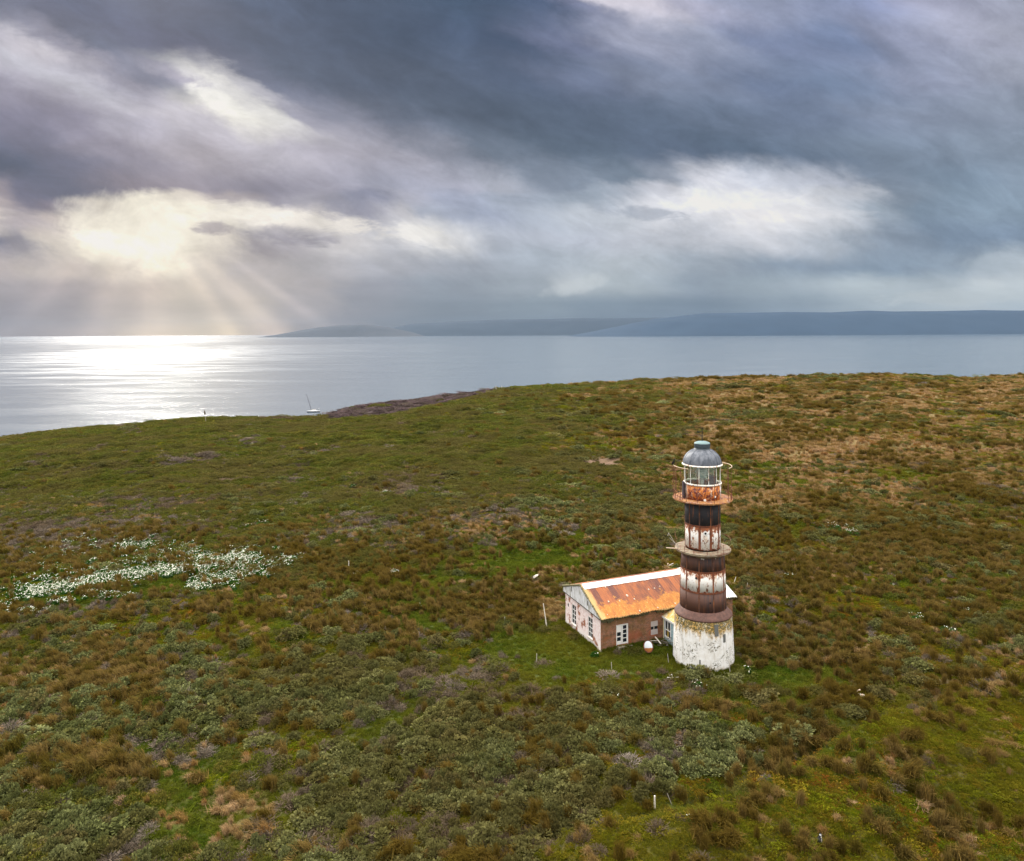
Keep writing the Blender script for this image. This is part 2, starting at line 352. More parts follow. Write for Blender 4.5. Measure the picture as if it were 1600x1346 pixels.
# ================================================================ VEGETATION ZONES (albedo and plant kinds)
def E(px, py, cx, cy, rx, ry, p=2):
    return np.exp(-(np.abs((px - cx) / rx) ** p + np.abs((py - cy) / ry) ** p))
KINDS_V = ['lawn', 'tussock', 'shrub', 'heath', 'dead', 'straw', 'moss', 'bare', 'ledge']
def zones(x, y, z):
    px, py = to_px(x, y, z)
    fx = np.clip(y / 110, 0.8, 4.0)
    yy = np.maximum(y, 12.0); U = x / yy * 95; V_ = 95 * np.log(yy)
    N = lambda sd, sc: (fbm(U / sc, V_ / sc, sd, 4, 0.6) - 0.5) * 2
    W_ = lambda sd, sc: (fbm(x / sc, y / (sc * 0.8), sd, 3, 0.6) - 0.5) * 2
    n = {k: N(40 + 7 * i, 7.0) * 1.5 + N(90 + 5 * i, 2.3) * 1.0 + W_(140 + 3 * i, 22.0) * 1.0 + W_(240 + 3 * i, 65.0) * 0.7 for i, k in enumerate(KINDS_V)}
    far = 1 - sstep(py, 700, 860)
    left = 1 - sstep(px, 500, 1000)
    S = {}
    bl = np.interp(px, [700, 850, 1000, 1100, 1180, 1300, 1420, 1540, 1700], [1500, 1335, 1312, 1287, 1252, 1182, 1122, 1082, 1040])
    south = sstep(py - bl, -6, 8)
    nearm = sstep(py, 840, 900)
    S['lawn'] = -0.50 + 1.3*E(px,py,840,1020,100,45) + 2.3*E(px,py,820,882,95,20) + 2.5*E(px,py,1215,1056,110,20) + 2.3*E(px,py,1415,745,55,18) \
        + 0.9*E(px,py,620,905,90,40) + 1.0*E(px,py,640,965,80,26) + 1.9*E(px,py,270,898,200,34) + 1.5*E(px,py,200,852,100,11) + 0.7*E(px,py,560,1110,90,60)+ 1.9*E(px,py,560,1180,75,36) \
        + 2.4*E(px,py,1190,752,120,14) + 1.2*E(px,py,1160,725,130,14) + 0.7*E(px,py,1540,900,120,80) + 1.6*E(px,py,1040,1275,90,16) + 1.3*E(px,py,50,940,90,30) + 2.7*E(px,py,320,1265,110,50) + 1.9*E(px,py,960,1030,150,32,4) - 0.3*far + 0.6*E(px,py,1130,760,60,20) + 0.5*south + 1.2*E(px,py,1040,1325,60,22)
    ditch = np.exp(-((py - bl + 9) / 10) ** 2) * (px > 840)
    S['tussock'] = -0.05 - 0.9*ditch + 0.65*E(px,py,720,930,330,70,4) + 0.50*sstep(px,1090,1250)*sstep(py,730,800)*(1-south) + 0.45*E(px,py,150,885,200,40) - 0.9*left*(1-sstep(py,780,850)) \
        + 0.6*E(px,py,300,1080,260,60) - 0.25*sstep(py,1080,1150)*(1-sstep(px,1150,1250)) + 0.5*E(px,py,1000,1110,150,36) - 1.6*E(px,py,900,1030,190,34,4) + 0.25*south + 1.1*E(px,py,110,1205,150,30) - 0.9*E(px,py,280,892,180,24) - 0.9*E(px,py,200,852,100,11)
    S['ledge'] = -9.0 + 14.0*((py < np.interp(px, [512, 620, 720, 775], [657, 648, 627, 613])) & (px > 508) & (px < 775))
    ditch = np.exp(-((py - bl + 9) / 10) ** 2) * (px > 840)
    S['shrub'] = -0.85 - 1.8*ditch + 0.62*sstep(py,1040,1110)*(1-sstep(px,1120,1260)) - 0.8*E(px,py,250,1190,230,45) + 0.55*E(px,py,600,1010,200,60) + 0.9*E(px,py,1330,1080,60,22) + 0.8*E(px,py,120,1300,200,60) \
        - 1.3*south - 0.8*E(px,py,330,1270,110,60) + 0.5*E(px,py,950,1190,280,70) + 0.15*sstep(py,930,1000)
    S['heath'] = -0.9 + 2.0*far*(1-sstep(px,720,1300)) + 1.0*left*(1-sstep(py,860,930)) + 0.5*far*sstep(px,1000,1300) + 0.9*E(px,py,60,1060,160,60) + 0.3*nearm
    S['dead'] = -1.0 - 1.6*E(px,py,320,1265,110,50) + 1.15*left*(1-sstep(py,850,900)) + 0.35*(1-sstep(px,900,1000))*sstep(py,1000,1100) + 0.62*(1-sstep(px,1050,1200))*sstep(py,940,1040) + 0.8*E(px,py,200,1170,200,40) + 0.4*left*far + 0.5*E(px,py,450,1290,200,60) - 0.4*south
    S['straw'] = -0.85 + 1.75*far*sstep(px,800,1150) + 3.2*E(px,py,320,1265,110,50) + 1.1*E(px,py,190,795,180,14) + 0.9*south + 0.3*sstep(px,1100,1200)*nearm + 0.6*E(px,py,1000,1040,60,24) + 1.7*E(px,py,862,960,26,34)+ 0.8*E(px,py,890,1000,20,22) + 0.6*E(px,py,960,900,500,60)
    S['moss'] = -0.25 + 0.65*sstep(px,1180,1350)*sstep(py,850,1000) + 1.1*south + 0.35*far + 0.35*left*far
    S['bare'] = -2.0 + 5.0*E(px,py,940,722,55,13) + 3.6*E(px,py,1205,733,70,12) + 3.4*E(px,py,1095,1068,60,14) + 3.0*E(px,py,1500,1210,26,20) + 2.4*E(px,py,1440,860,60,10) + 2.6*E(px,py,1480,1065,60,9) + 1.8*E(px,py,985,1045,28,14) + 2.2*E(px,py,905,1060,30,10)
    S = {k: S[k] + n[k] for k in S}
    return S, px, py
ALB = {'lawn': (0.060, 0.085, 0.010), 'tussock': (0.050, 0.042, 0.012), 'shrub': (0.035, 0.034, 0.012), 'heath': (0.062, 0.075, 0.016),
       'dead': (0.125, 0.100, 0.085), 'straw': (0.20, 0.145, 0.065), 'moss': (0.090, 0.078, 0.014), 'bare': (0.15, 0.095, 0.062), 'ledge': (0.06, 0.042, 0.042)}

# ---------------------------------------------------------------- ground sheet
def build_ground():
    ys = np.concatenate([np.linspace(2, 34, 22)[:-1], np.exp(np.linspace(math.log(34), math.log(640), 820)), [700, 800]])
    ts = np.concatenate([np.linspace(-1.9, -0.8, 70)[:-1], np.linspace(-0.8, 0.8, 880), np.linspace(0.8, 1.9, 70)[1:]])
    T, Yg = np.meshgrid(ts, ys); Xg = T * np.maximum(Yg, 30)
    Z = height(Xg, Yg)
    nr, nc = Z.shape
    V = np.stack([Xg, Yg, Z], -1).reshape(-1, 3)
    i = np.arange(nr * nc).reshape(nr, nc)
    Fq = np.stack([i[:-1, :-1], i[:-1, 1:], i[1:, 1:], i[1:, :-1]], -1).reshape(-1, 4)
    S, px, py = zones(V[:, 0], np.maximum(V[:, 1], 5), V[:, 2])
    M = np.stack([S[k] for k in KINDS_V], -1) * 2.6
    M = np.exp(M - M.max(1, keepdims=True)); M /= M.sum(1, keepdims=True)
    alb = M @ np.array([ALB[k] for k in KINDS_V])
    m, n = material('ground_turf')
    at = n.n.new('ShaderNodeAttribute'); at.attribute_name = 'turf'
    pos = n.coord('Object')
    f = n.noise(pos, 2.6, 6, 0.65); f2 = n.noise(pos, 0.35, 4, 0.6)
    c = n.mix(n.step(f, 0.35, 0.7), n.mix(1.0, at.outputs['Color'], (0.62, 0.66, 0.55, 1), 'MULTIPLY'), n.mix(1.0, at.outputs['Color'], (1.3, 1.2, 1.25, 1), 'MULTIPLY'))
    c = n.mix(n.m('MULTIPLY', n.step(f2, 0.5, 0.75), 0.35), c, (0.085, 0.06, 0.022, 1))
    nb = n.bump(n.noise(pos, 5.0, 6, 0.7), 0.9, 0.12)
    principled(n, c, 0.95, normal=nb, Specular_IOR_Level=0.15)
    me = np_mesh('ground', V, Fq, (m,), smooth=True)
    ca = me.color_attributes.new('turf', 'FLOAT_COLOR', 'POINT')
    ca.data.foreach_set('color', np.concatenate([alb, np.ones((len(alb), 1))], 1).astype(np.float32).ravel())
    o = bpy.data.objects.new('ground', me); link(o); tag(o, kind='structure', label='rough moorland turf of green, olive and brown patches sloping to the sea')
build_ground()

# ---------------------------------------------------------------- sea and far hills
def build_sea():
    m, n = material('sea_water')
    pos = n.coord('Object'); X, Y, Z = n.sep(pos)
    a1 = n.noise(n.mapv(pos, scale=(0.05, 0.11, 1), rot=(0, 0, 0.12)), 1.0, 5, 0.62)
    a2 = n.noise(n.mapv(pos, scale=(0.006, 0.015, 1), rot=(0, 0, -0.1)), 1.0, 4, 0.6)
    a3 = n.noise(n.mapv(pos, scale=(0.0005, 0.0016, 1), rot=(0, 0, 0.1)), 1.0, 4, 0.55)
    a0 = n.noise(n.mapv(pos, scale=(0.13, 0.42, 1), rot=(0, 0, 0.06)), 1.0, 4, 0.6)
    h = n.m('ADD', n.m('MULTIPLY', a0, 0.6), n.m('ADD', n.m('MULTIPLY', a1, 1.2), n.m('MULTIPLY', a2, 4.0)))
    nb = n.bump(h, 1.0, 0.30)
    # wind-ruffled water further out catches the low sun; the sheltered water is smoother
    ex = n.m('DIVIDE', n.m('ADD', X, 1050.0), 720.0); ey = n.m('DIVIDE', n.m('SUBTRACT', Y, 2900.0), 1700.0)
    rr = n.m('ADD', n.m('SQRT', n.m('ADD', n.m('MULTIPLY', ex, ex), n.m('MULTIPLY', ey, ey))), n.m('ADD', n.m('MULTIPLY', n.m('SUBTRACT', a3, 0.5), 2.6), n.m('MULTIPLY', n.m('SUBTRACT', n.noise(n.mapv(pos, scale=(0.0018, 0.011, 1)), 1.0, 5, 0.6), 0.5), 2.2)))
    ruf = n.m('SUBTRACT', 1.0, n.step(rr, 0.3, 1.5))
    far_ = n.m('MULTIPLY', n.m('MULTIPLY', n.step(Y, 4500, 7000), n.m('SUBTRACT', 1.0, n.step(X, -3500, -1500))), n.step(a3, 0.5, 0.56))
    rough = n.m('ADD', n.m('MULTIPLY_ADD', n.step(a2, 0.4, 0.62), 0.04, 0.105), n.m('MULTIPLY', n.m('MAXIMUM', ruf, far_), n.m('MULTIPLY_ADD', n.step(a2, 0.35, 0.65), 0.045, 0.04)))
    principled(n, (0.10, 0.125, 0.15, 1), rough, normal=nb, IOR=1.4, Specular_IOR_Level=0.6)
    R = 130000.0
    mb = MB(); mb.add([(-R, -R, 0), (R, -R, 0), (R, R, 0), (-R, R, 0)], [(0, 1, 2, 3)])
    o = mb.build('sea', m); tag(o, kind='structure', label='silvery grey sea with a glittering sunlit patch')
build_sea()
def ridge(name, pts, dist, depth, color, seed, label, rough=9.0):
    """a long hill range: pts are (px, top py) read at the given distance"""
    pxs = np.linspace(pts[0][0], pts[-1][0], 420); tops = np.interp(pxs, [p[0] for p in pts], [p[1] for p in pts])
    V = []; prof = [(-1.0, 0.0), (-0.8, 0.25), (-0.55, 0.55), (-0.3, 0.82), (0.0, 1.0), (0.5, 0.9), (1.0, -0.1)]
    nr = 26; sv = np.linspace(-1, 1, nr); ph = np.interp(sv, [p[0] for p in prof], [p[1] for p in prof])
    for j in range(nr):
        y = dist + sv[j] * depth
        hz = CAMZ + (521 - tops - ROLL * (pxs - 800)) / F * dist
        hz = np.maximum(hz, 0) * ph[j]; hz0 = np.clip(hz / 150, 0, 1)
        x = (pxs - 800) / F * dist * (1 + 0.0 * sv[j])
        bump = (fbm(x / 900 + seed, np.full_like(x, y) / 700, seed, 5, 0.6) - 0.5) * rough * 14 * ph[j] * (1 - ph[j]) * 4 * 0.5 * np.clip(hz / 150, 0, 1) + (fbm(x / 500, np.full_like(x, y / 400), seed + 4, 4) - .5) * rough * ph[j] * hz0
        V.append(np.stack([x, np.full_like(x, y), hz + bump - 1.0], -1))
    V = np.concatenate(V); m_ = len(pxs); i = np.arange(nr * m_).reshape(nr, m_)
    Fq = np.stack([i[:-1, :-1], i[:-1, 1:], i[1:, 1:], i[1:, :-1]], -1).reshape(-1, 4)
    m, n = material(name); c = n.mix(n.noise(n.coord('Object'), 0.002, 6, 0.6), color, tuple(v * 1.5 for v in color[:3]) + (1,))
    principled(n, c, 0.95, Specular_IOR_Level=0.1)
    o = bpy.data.objects.new(name, np_mesh(name, V, Fq, (m,), smooth=True)); link(o); tag(o, label=label, kind='structure'); return o
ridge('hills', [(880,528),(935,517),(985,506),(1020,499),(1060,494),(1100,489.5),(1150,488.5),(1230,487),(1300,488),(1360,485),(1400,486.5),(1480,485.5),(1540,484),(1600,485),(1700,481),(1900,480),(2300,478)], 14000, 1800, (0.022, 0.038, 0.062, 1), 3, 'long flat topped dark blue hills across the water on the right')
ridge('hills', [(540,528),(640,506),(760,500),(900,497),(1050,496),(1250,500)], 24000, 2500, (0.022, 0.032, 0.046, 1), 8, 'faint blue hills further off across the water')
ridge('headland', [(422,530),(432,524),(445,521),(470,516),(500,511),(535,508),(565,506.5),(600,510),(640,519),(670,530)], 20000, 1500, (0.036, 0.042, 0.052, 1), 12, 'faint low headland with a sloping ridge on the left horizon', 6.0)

# ================================================================ MATERIALS FOR BUILDINGS
RUST_D = (0.075, 0.026, 0.014, 1); RUST_M = (0.20, 0.055, 0.018, 1); RUST_O = (0.50, 0.16, 0.03, 1)
def m_rust(name, base=RUST_D, hi=RUST_M, sc=3.0):
    m, n = material(name); p = n.coord('Object')
    f = n.noise(p, sc, 6, 0.65); c = n.mix(n.step(f, 0.35, 0.7), base, hi)
    f2 = n.noise(n.mapv(p, scale=(1, 1, 0.25)), sc * 2.5, 4, 0.6); c = n.mix(n.m('MULTIPLY', n.step(f2, 0.55, 0.75), 0.6), c, RUST_O)
    principled(n, c, 0.85, normal=n.bump(f, 0.4, 0.02)); return m
def m_darkplate(name, darkness=0.5, vertical=0.16):
    m, n = material(name); p = n.coord('Object')
    st = n.noise(n.mapv(p, scale=(1, 1, vertical)), 2.2, 6, 0.66); f = n.noise(p, 5.0, 5, 0.65)
    X, Y, Z = n.sep(p); side = n.step(n.m('ABSOLUTE', n.m('SUBTRACT', X, 0.15)), 0.5, 2.0)
    k = n.m('ADD', st, n.m('MULTIPLY', side, 0.12 + 0.0 * darkness))
    c = n.mix(n.step(k, darkness - 0.1, darkness + 0.14), (0.020, 0.019, 0.024, 1), (0.085, 0.034, 0.020, 1))
    c = n.mix(n.m('MULTIPLY', n.step(n.noise(n.mapv(p, scale=(1, 1, 0.1)), 4.5, 5, 0.7), 0.56, 0.7), 0.7), c, (0.24, 0.08, 0.025, 1))
    c = n.mix(n.m('MULTIPLY', n.step(f, 0.66, 0.74), 0.35), c, (0.22, 0.19, 0.18, 1))
    principled(n, c, 0.7, normal=n.bump(f, 0.5, 0.02)); return m
def m_peel(name, zlo, zhi, amount=0.5, rib=True):
    """cracked white paint on rusty iron: more rust at the upper edge and along plate seams"""
    m, n = material(name); p = n.coord('Object'); X, Y, Z = n.sep(p)
    ang = n.m('ARCTAN2', Y, X)
    top = n.step(Z, zhi - (zhi - zlo) * 0.42, zhi + 0.1); bot = n.m('SUBTRACT', 1.0, n.step(Z, zlo - 0.05, zlo + 0.28))
    f = n.noise(p, 3.2, 7, 0.72); g = n.noise(n.mapv(p, scale=(1, 1, 0.22)), 3.4, 6, 0.7); fine = n.noise(p, 9.0, 4, 0.7)
    v = n.m('ADD', n.m('MULTIPLY', f, 0.7), n.m('ADD', n.m('MULTIPLY', g, 0.45), n.m('ADD', n.m('MULTIPLY', top, 0.17), n.m('MULTIPLY', bot, 0.14))))
    mk = n.step(v, amount + 0.13, amount + 0.18)
    stain = n.m('MULTIPLY', n.step(n.m('ADD', g, n.m('MULTIPLY', top, 0.25)), 0.48, 0.75), 0.75)
    w = n.mix(stain, (0.78, 0.76, 0.72, 1), (0.62, 0.36, 0.14, 1))
    w = n.mix(n.m('MULTIPLY', n.step(fine, 0.62, 0.68), 0.9), w, (0.16, 0.06, 0.03, 1))
    r = n.mix(n.step(fine, 0.4, 0.65), (0.13, 0.036, 0.015, 1), (0.34, 0.095, 0.02, 1))
    principled(n, n.mix(mk, w, r), 0.75, normal=n.bump(n.m('SUBTRACT', 1.0, mk), 0.4, 0.02)); return m
def m_plain(name, col, rough=0.7, var=0.25, sc=4.0, metal=0.0):
    m, n = material(name); f = n.noise(n.coord('Object'), sc, 5, 0.65)
    a = tuple(v * (1 - var) for v in col[:3]) + (1,); b = tuple(min(v * (1 + var), 1) for v in col[:3]) + (1,)
    principled(n, n.mix(f, a, b), rough, metal, normal=n.bump(f, 0.25, 0.01)); return m
M = {}
M['rust'] = m_rust('rusty_iron'); M['rust_rail'] = m_rust('rusty_railing', (0.10, 0.035, 0.025, 1), (0.20, 0.06, 0.03, 1))
M['black'] = m_plain('black_hole', (0.008, 0.008, 0.009), 0.9)
M['white'] = m_plain('white_paint', (0.74, 0.73, 0.70), 0.6, 0.12, 6)
M['wood_grey'] = m_plain('weathered_wood', (0.42, 0.38, 0.32), 0.85, 0.25, 8)
M['bleached'] = m_plain('bleached_wood', (0.72, 0.66, 0.56), 0.8, 0.12, 8)
M['bird'] = m_plain('dark_feathers', (0.022, 0.018, 0.018), 0.8, 0.4, 30)

# ================================================================ LIGHTHOUSE
def build_lighthouse():
    K = 75.0 / F
    def zc(py): return 33.3 - (py - 519.2) * K   # centre-axis image height -> metres above ground
    T = empty('lighthouse', (TX, TY, G0))
    tag(T, 'tall rusty white and black banded iron lighthouse on a white masonry base', 'lighthouse')
    # masonry base ---------------------------------------------------
    m, n = material('lime_washed_masonry'); p = n.coord('Object'); X, Y, Z = n.sep(p)
    ztop = zc(956)
    f = n.noise(p, 2.2, 8, 0.75); g = n.noise(p, 4.8, 7, 0.78, dist=0.8); st = n.noise(n.mapv(p, scale=(1, 1, 0.25)), 2.6, 6, 0.7)
    top = n.step(n.m('ADD', Z, n.m('MULTIPLY', n.m('SUBTRACT', st, 0.5), 3.2)), 3.1, 4.1)
    white = n.mix(n.m('MULTIPLY', n.step(f, 0.4, 0.62), 0.5), (0.80, 0.79, 0.77, 1), (0.62, 0.58, 0.51, 1))
    och = n.mix(n.step(st, 0.38, 0.52), (0.52, 0.42, 0.22, 1), (0.60, 0.34, 0.05, 1))
    och = n.mix(n.step(f, 0.5, 0.62), och, (0.66, 0.62, 0.52, 1))
    c = n.mix(n.m('MULTIPLY', top, 0.95), white, och)
    mossc = n.mix(g, (0.035, 0.035, 0.018, 1), (0.12, 0.10, 0.03, 1))
    spots = n.step(n.m('ADD', g, n.m('MULTIPLY', top, 0.075)), 0.538, 0.556)
    patch = n.step(n.noise(p, 0.62, 3, 0.5), 0.48, 0.6)
    dark = n.m('MULTIPLY', spots, n.m('MAXIMUM', patch, n.m('MULTIPLY', top, 0.9)))
    lowst = n.m('MULTIPLY', n.m('SUBTRACT', 1.0, n.step(Z, 0.1, 0.75)), n.step(f, 0.42, 0.6))
    c = n.mix(n.m('MULTIPLY', lowst, 0.55), c, (0.42, 0.30, 0.15, 1))
    vst = n.noise(n.mapv(p, scale=(1, 1, 0.12)), 3.5, 6, 0.7); c = n.mix(n.m('MULTIPLY', n.step(vst, 0.5, 0.68), 0.45), c, (0.36, 0.31, 0.24, 1))
    c = n.mix(dark, c, mossc)
    principled(n, c, 0.9, normal=n.bump(n.m('SUBTRACT', n.m('MULTIPLY', f, 0.5), dark), 0.5, 0.04))
    mb = MB(); prof = [(0.2, -0.4), (3.06, -0.4), (3.03, 0.3), (2.99, 1.6), (2.93, 3.2), (2.86, 4.6), (2.82, ztop - 0.05), (0.3, ztop)]
    mb.lathe(prof, 96); mb.build('masonry_base', m, T, smooth=True)
    def on(r, phi): return (r * math.sin(phi), -r * math.cos(phi))   # phi: 0 faces the camera, + to the right
    def plate(name, phi, z0, z1, wid, r, th, mat, r_top=None, parent=T):
        mb = MB(); rt = r if r_top is None else r_top; k = 4; vs = []
        for rr, z in ((r, z0), (rt, z1)):
            for i in range(k + 1):
                a = phi + (i / k - 0.5) * wid / rr
                x, y = on(rr + th, a); vs.append((x, y, z))
        for rr, z in ((r, z0), (rt, z1)):
            for i in range(k + 1):
                a = phi + (i / k - 0.5) * wid / rr
                x, y = on(rr - 0.03, a); vs.append((x, y, z))
        q = k + 1; fs = []
        for i in range(k):
            fs += [(i, i + 1, q + i + 1, q + i), (q + i, q + i + 1, 3 * q + i + 1, 3 * q + i), (i + 1, i, 2 * q + i, 2 * q + i + 1)]
        fs += [(0, q, 3 * q, 2 * q), (k, 2 * q + k, 3 * q + k, q + k)]
        mb.add(vs, fs); return mb.build(name, mat, parent)
    M['cement'] = m_plain('grey_cement', (0.13, 0.13, 0.12), 0.9)
    plate('cement_patch', 0.20, 3.45, 4.6, 0.42, 2.915, 0.02, M['cement'], 2.87)
    plate('slit_window', 0.50, 2.75, 3.55, 0.30, 2.945, 0.02, M['cement'])
    plate('drain_slot', -0.36, 0.35, 1.15, 0.10, 3.02, 0.02, M['black'])
    # skirt ----------------------------------------------------------
    ms, n = material('rusty_skirt'); p = n.coord('Object'); f = n.noise(p, 2.5, 7, 0.68)
    c = n.mix(n.step(f, 0.35, 0.7), (0.075, 0.034, 0.025, 1), (0.15, 0.070, 0.050, 1)); principled(n, c, 0.75, normal=n.bump(f, 0.3, 0.02))
    zs = zc(955); zj = zs + 0.62
    mb = MB(); mb.lathe([(2.6, zs - 0.10), (2.86, zs - 0.10), (2.87, zs), (2.72, zs + 0.16), (2.52, zs + 0.36), (2.36, zj), (2.28, zj + 0.02)], 96)
    mb.build('flared_skirt', ms, T, smooth=True)
    # iron drum sections ------------------------------------------------
    secs = [('dark', zc(948.5), 2.32, zc(916), 2.27), ('white', zc(916), 2.27, zc(885), 2.20), ('dark2', zc(885), 2.20, zc(859.5), 2.13),
            ('white2', zc(853), 1.76, zc(816.5), 1.76), ('dark3', zc(816.5), 1.76, zc(781), 1.77)]
    mat_for = {'dark': m_darkplate('iron_plates_lower', 0.42, 0.12), 'dark2': m_darkplate('iron_plates_middle', 0.50, 0.16), 'dark3': m_darkplate('iron_plates_upper', 0.72, 0.14),
               'white': m_peel('peeling_white_lower', secs[1][1], secs[1][3], 0.49), 'white2': m_peel('peeling_white_upper', secs[3][1], secs[3][3], 0.48)}
    sections = {}
    for (k, z0, r0, z1, r1) in secs:
        mb = MB(); mb.lathe([(r0 - 0.1, z0), (r0, z0), (r1, z1), (r1 - 0.1, z1)], 96)
        o = mb.build('tower_section', mat_for[k], T, smooth=False); sections[k] = o
        for pl in o.data.polygons: pl.use_smooth = True
        if 'dark' in k: o['label'] = 'dark rusty band of iron plates'
        else: o['label'] = 'white band with peeling paint over rust'
        wd = {'white': 0.15, 'white2': 0.24, 'dark': 0.09, 'dark2': 0.10, 'dark3': 0.12}[k]
        for j in range(10):
            phi = math.radians(12 + 36 * j)
            plate('seam_strap', phi, z0 + 0.02, z1 - 0.02, wd, r0, 0.025, M['rust_strap'] if 'white' in k else M['rust_dk'], r1, parent=o)
    for z, r in ((zc(916), 2.28), (zc(885), 2.21), (zc(816.5), 1.775)):
        mb = MB(); mb.lathe([(r - 0.06, z - 0.07), (r + 0.02, z - 0.07), (r + 0.02, z + 0.07), (r - 0.06, z + 0.07)], 96); mb.build('flange_ring', M['rust_strap'], T)
    # portholes
    def porthole(phi, z, r, rad):
        x, y = on(r, phi); nx, ny = on(1, phi)
        mb = MB(); mb.tube((x - nx * 0.03, y - ny * 0.03, z), (x + nx * 0.07, y + ny * 0.07, z), rad, seg=20); o = mb.build('porthole', M['white'], T)
        mb = MB(); mb.tube((x + nx * 0.02, y + ny * 0.02, z), (x + nx * 0.085, y + ny * 0.085, z), rad * 0.48, seg=16); mb.build('opening', M['black'], o)
    porthole(-0.10, zc(826.5), 1.77, 0.22)
    def hole(phi, z, r, rad, name='bolt_hole', mat=None):
        x, y = on(r, phi); nx, ny = on(1, phi)
        mb = MB(); mb.tube((x - nx * 0.05, y - ny * 0.05, z), (x + nx * 0.035, y + ny * 0.035, z), rad, seg=12); mb.build(name, mat or M['black'], T)
    hole(1.12, zc(835), 1.77, 0.06); hole(0.05, zc(932) + 0.15, 2.31, 0.08); hole(0.45, zc(905) + 0.7, 2.23, 0.10, 'vent_boss', M['white']); hole(-0.55, zc(903) + 0.6, 2.23, 0.10)
    hole(-0.30, zc(873) + 0.6, 2.15, 0.09, 'vent_boss', M['wood_grey']); hole(-0.22, zc(873) + 0.55, 2.15, 0.07, 'vent_boss', M['wood_grey']); hole(0.35, zc(873) + 0.6, 2.15, 0.06, 'vent_boss', M['wood_grey'])
    # lower gallery ----------------------------------------------------
    md, n = material('gallery_deck_plate'); p = n.coord('Object'); f = n.noise(p, 2.0, 7, 0.7)
    X, Y, Z = n.sep(p)
    c = n.mix(n.step(f, 0.4, 0.62), (0.30, 0.25, 0.17, 1), (0.16, 0.075, 0.04, 1)); c = n.mix(n.step(n.noise(p, 4.5, 5, 0.7), 0.55, 0.66), c, (0.16, 0.15, 0.15, 1))
    principled(n, c, 0.8, normal=n.bump(f, 0.3, 0.02))
    zg = zc(855.5)
    mb = MB(); mb.lathe([(1.70, zg - 0.12), (2.16, zg - 0.5), (2.3, zg - 0.42), (2.62, zg - 0.20), (2.76, zg - 0.17), (2.78, zg), (1.7, zg + 0.03)], 80)
    deck = mb.build('gallery_deck', md, T, smooth=False); deck['label'] = 'lower gallery deck with broken edge'
    for phi_d in (-78, -55, -33, -5, 18, 33, 62, 95, 140, 170, 205, 250):
        x, y = on(2.70, math.radians(phi_d)); h = 0.9 if phi_d in (33, 62, 140, 170) else 0.75
        mb = MB(); mb.tube((x, y, zg), (x * 1.01, y * 1.01, zg + h * (1.0 if phi_d > -30 else 0.8)), 0.018, seg=6); mb.build('railing_post', M['rust_rail'], deck)
    mb = MB()
    def arc(mb, r, z, d0, d1, th, k=10, dz=0.0):
        pts = [(*on(r, math.radians(d0 + (d1 - d0) * i / k)), z + dz * i / k) for i in range(k + 1)]
        for a, b in zip(pts[:-1], pts[1:]): mb.tube(a, b, th, seg=6)
    arc(mb, 2.74, zg + 1.0, 60, 150, 0.022); mb.build('handrail', M['rust_rail'], deck)
    mb = MB(); arc(mb, 2.74, zg + 0.95, -80, -110, 0.02, dz=0.5); mb.build('handrail', M['rust_rail'], deck)
    mb = MB(); x0, y0 = on(2.4, math.radians(-78)); x1, y1 = on(3.85, math.radians(-83)); mb.tube((x0, y0, zg + 0.02), (x1, y1, zg + 0.12), 0.075, 0.06, seg=6); mb.build('broken_beam', M['bleached_o'], deck)
    mb = MB(); mb.tube((*on(2.5, math.radians(-70)), zg + 0.05), (*on(3.7, math.radians(-76)), zg + 1.25), 0.02, seg=5)
    mb.tube((*on(2.6, math.radians(-85)), zg + 0.05), (*on(3.4, math.radians(-100)), zg + 1.35), 0.02, seg=5); mb.tube((*on(3.4, math.radians(-100)), zg + 1.35), (*on(3.5, math.radians(-95)), zg + 1.1), 0.02, seg=5)
    mb.build('bent_rod', M['wood_grey'], deck)
    # upper gallery ------------------------------------------------------
    zu = zc(777.6)
    mu, n = material('upper_deck_plate'); p = n.coord('Object'); f = n.noise(p, 1.6, 7, 0.7); X, Y, Z = n.sep(p)
    c = n.mix(n.step(f, 0.4, 0.6), (0.20, 0.075, 0.04, 1), (0.36, 0.16, 0.04, 1)); c = n.mix(n.step(n.noise(p, 4.0, 5, 0.7), 0.55, 0.66), c, (0.50, 0.36, 0.25, 1))
    principled(n, c, 0.8, normal=n.bump(f, 0.3, 0.02))
    mb = MB(); mb.lathe([(1.6, zu - 0.34), (1.85, zu - 0.34), (2.35, zu - 0.2), (2.85, zu - 0.14), (2.95, zu - 0.12), (2.97, zu), (1.5, zu + 0.03)], 80)
    du = mb.build('gallery_deck', mu, T); du['label'] = 'upper gallery deck, orange with rust'
    zr = zu + 3.3
    for phi_d in (-82, -62, -47, -24, 9, 46, 63, 84, 104, 128, 152, 178, 205, 232, 256):
        a = math.radians(phi_d); x, y = on(2.88, a); hh = 3.28 if not (-30 < phi_d < 40) else 3.25
        mb = MB(); mb.tube((x, y, zu), (x, y, zu + hh), 0.024, seg=6); mb.build('railing_post', M['rust_rail'], du)
    mb = MB(); arc(mb, 2.9, zr, -92, -42, 0.032, 12); mb.build('handrail', M['bleached_o'], du)
    mb = MB(); arc(mb, 2.9, zr, 48, 165, 0.032, 22); mb.build('handrail', M['bleached_o'], du)
    for (zz, d0, d1, th, dz_) in ((0.95, -95, -55, 0.025, -0.35), (0.5, -90, -50, 0.03, -0.2), (1.2, 55, 130, 0.022, 0), (0.35, 40, 110, 0.03, 0)):
        mb = MB(); arc(mb, 2.9, zu + zz, d0, d1, th, 12, dz=dz_); mb.build('lower_rail', M['rust_strap'], du)
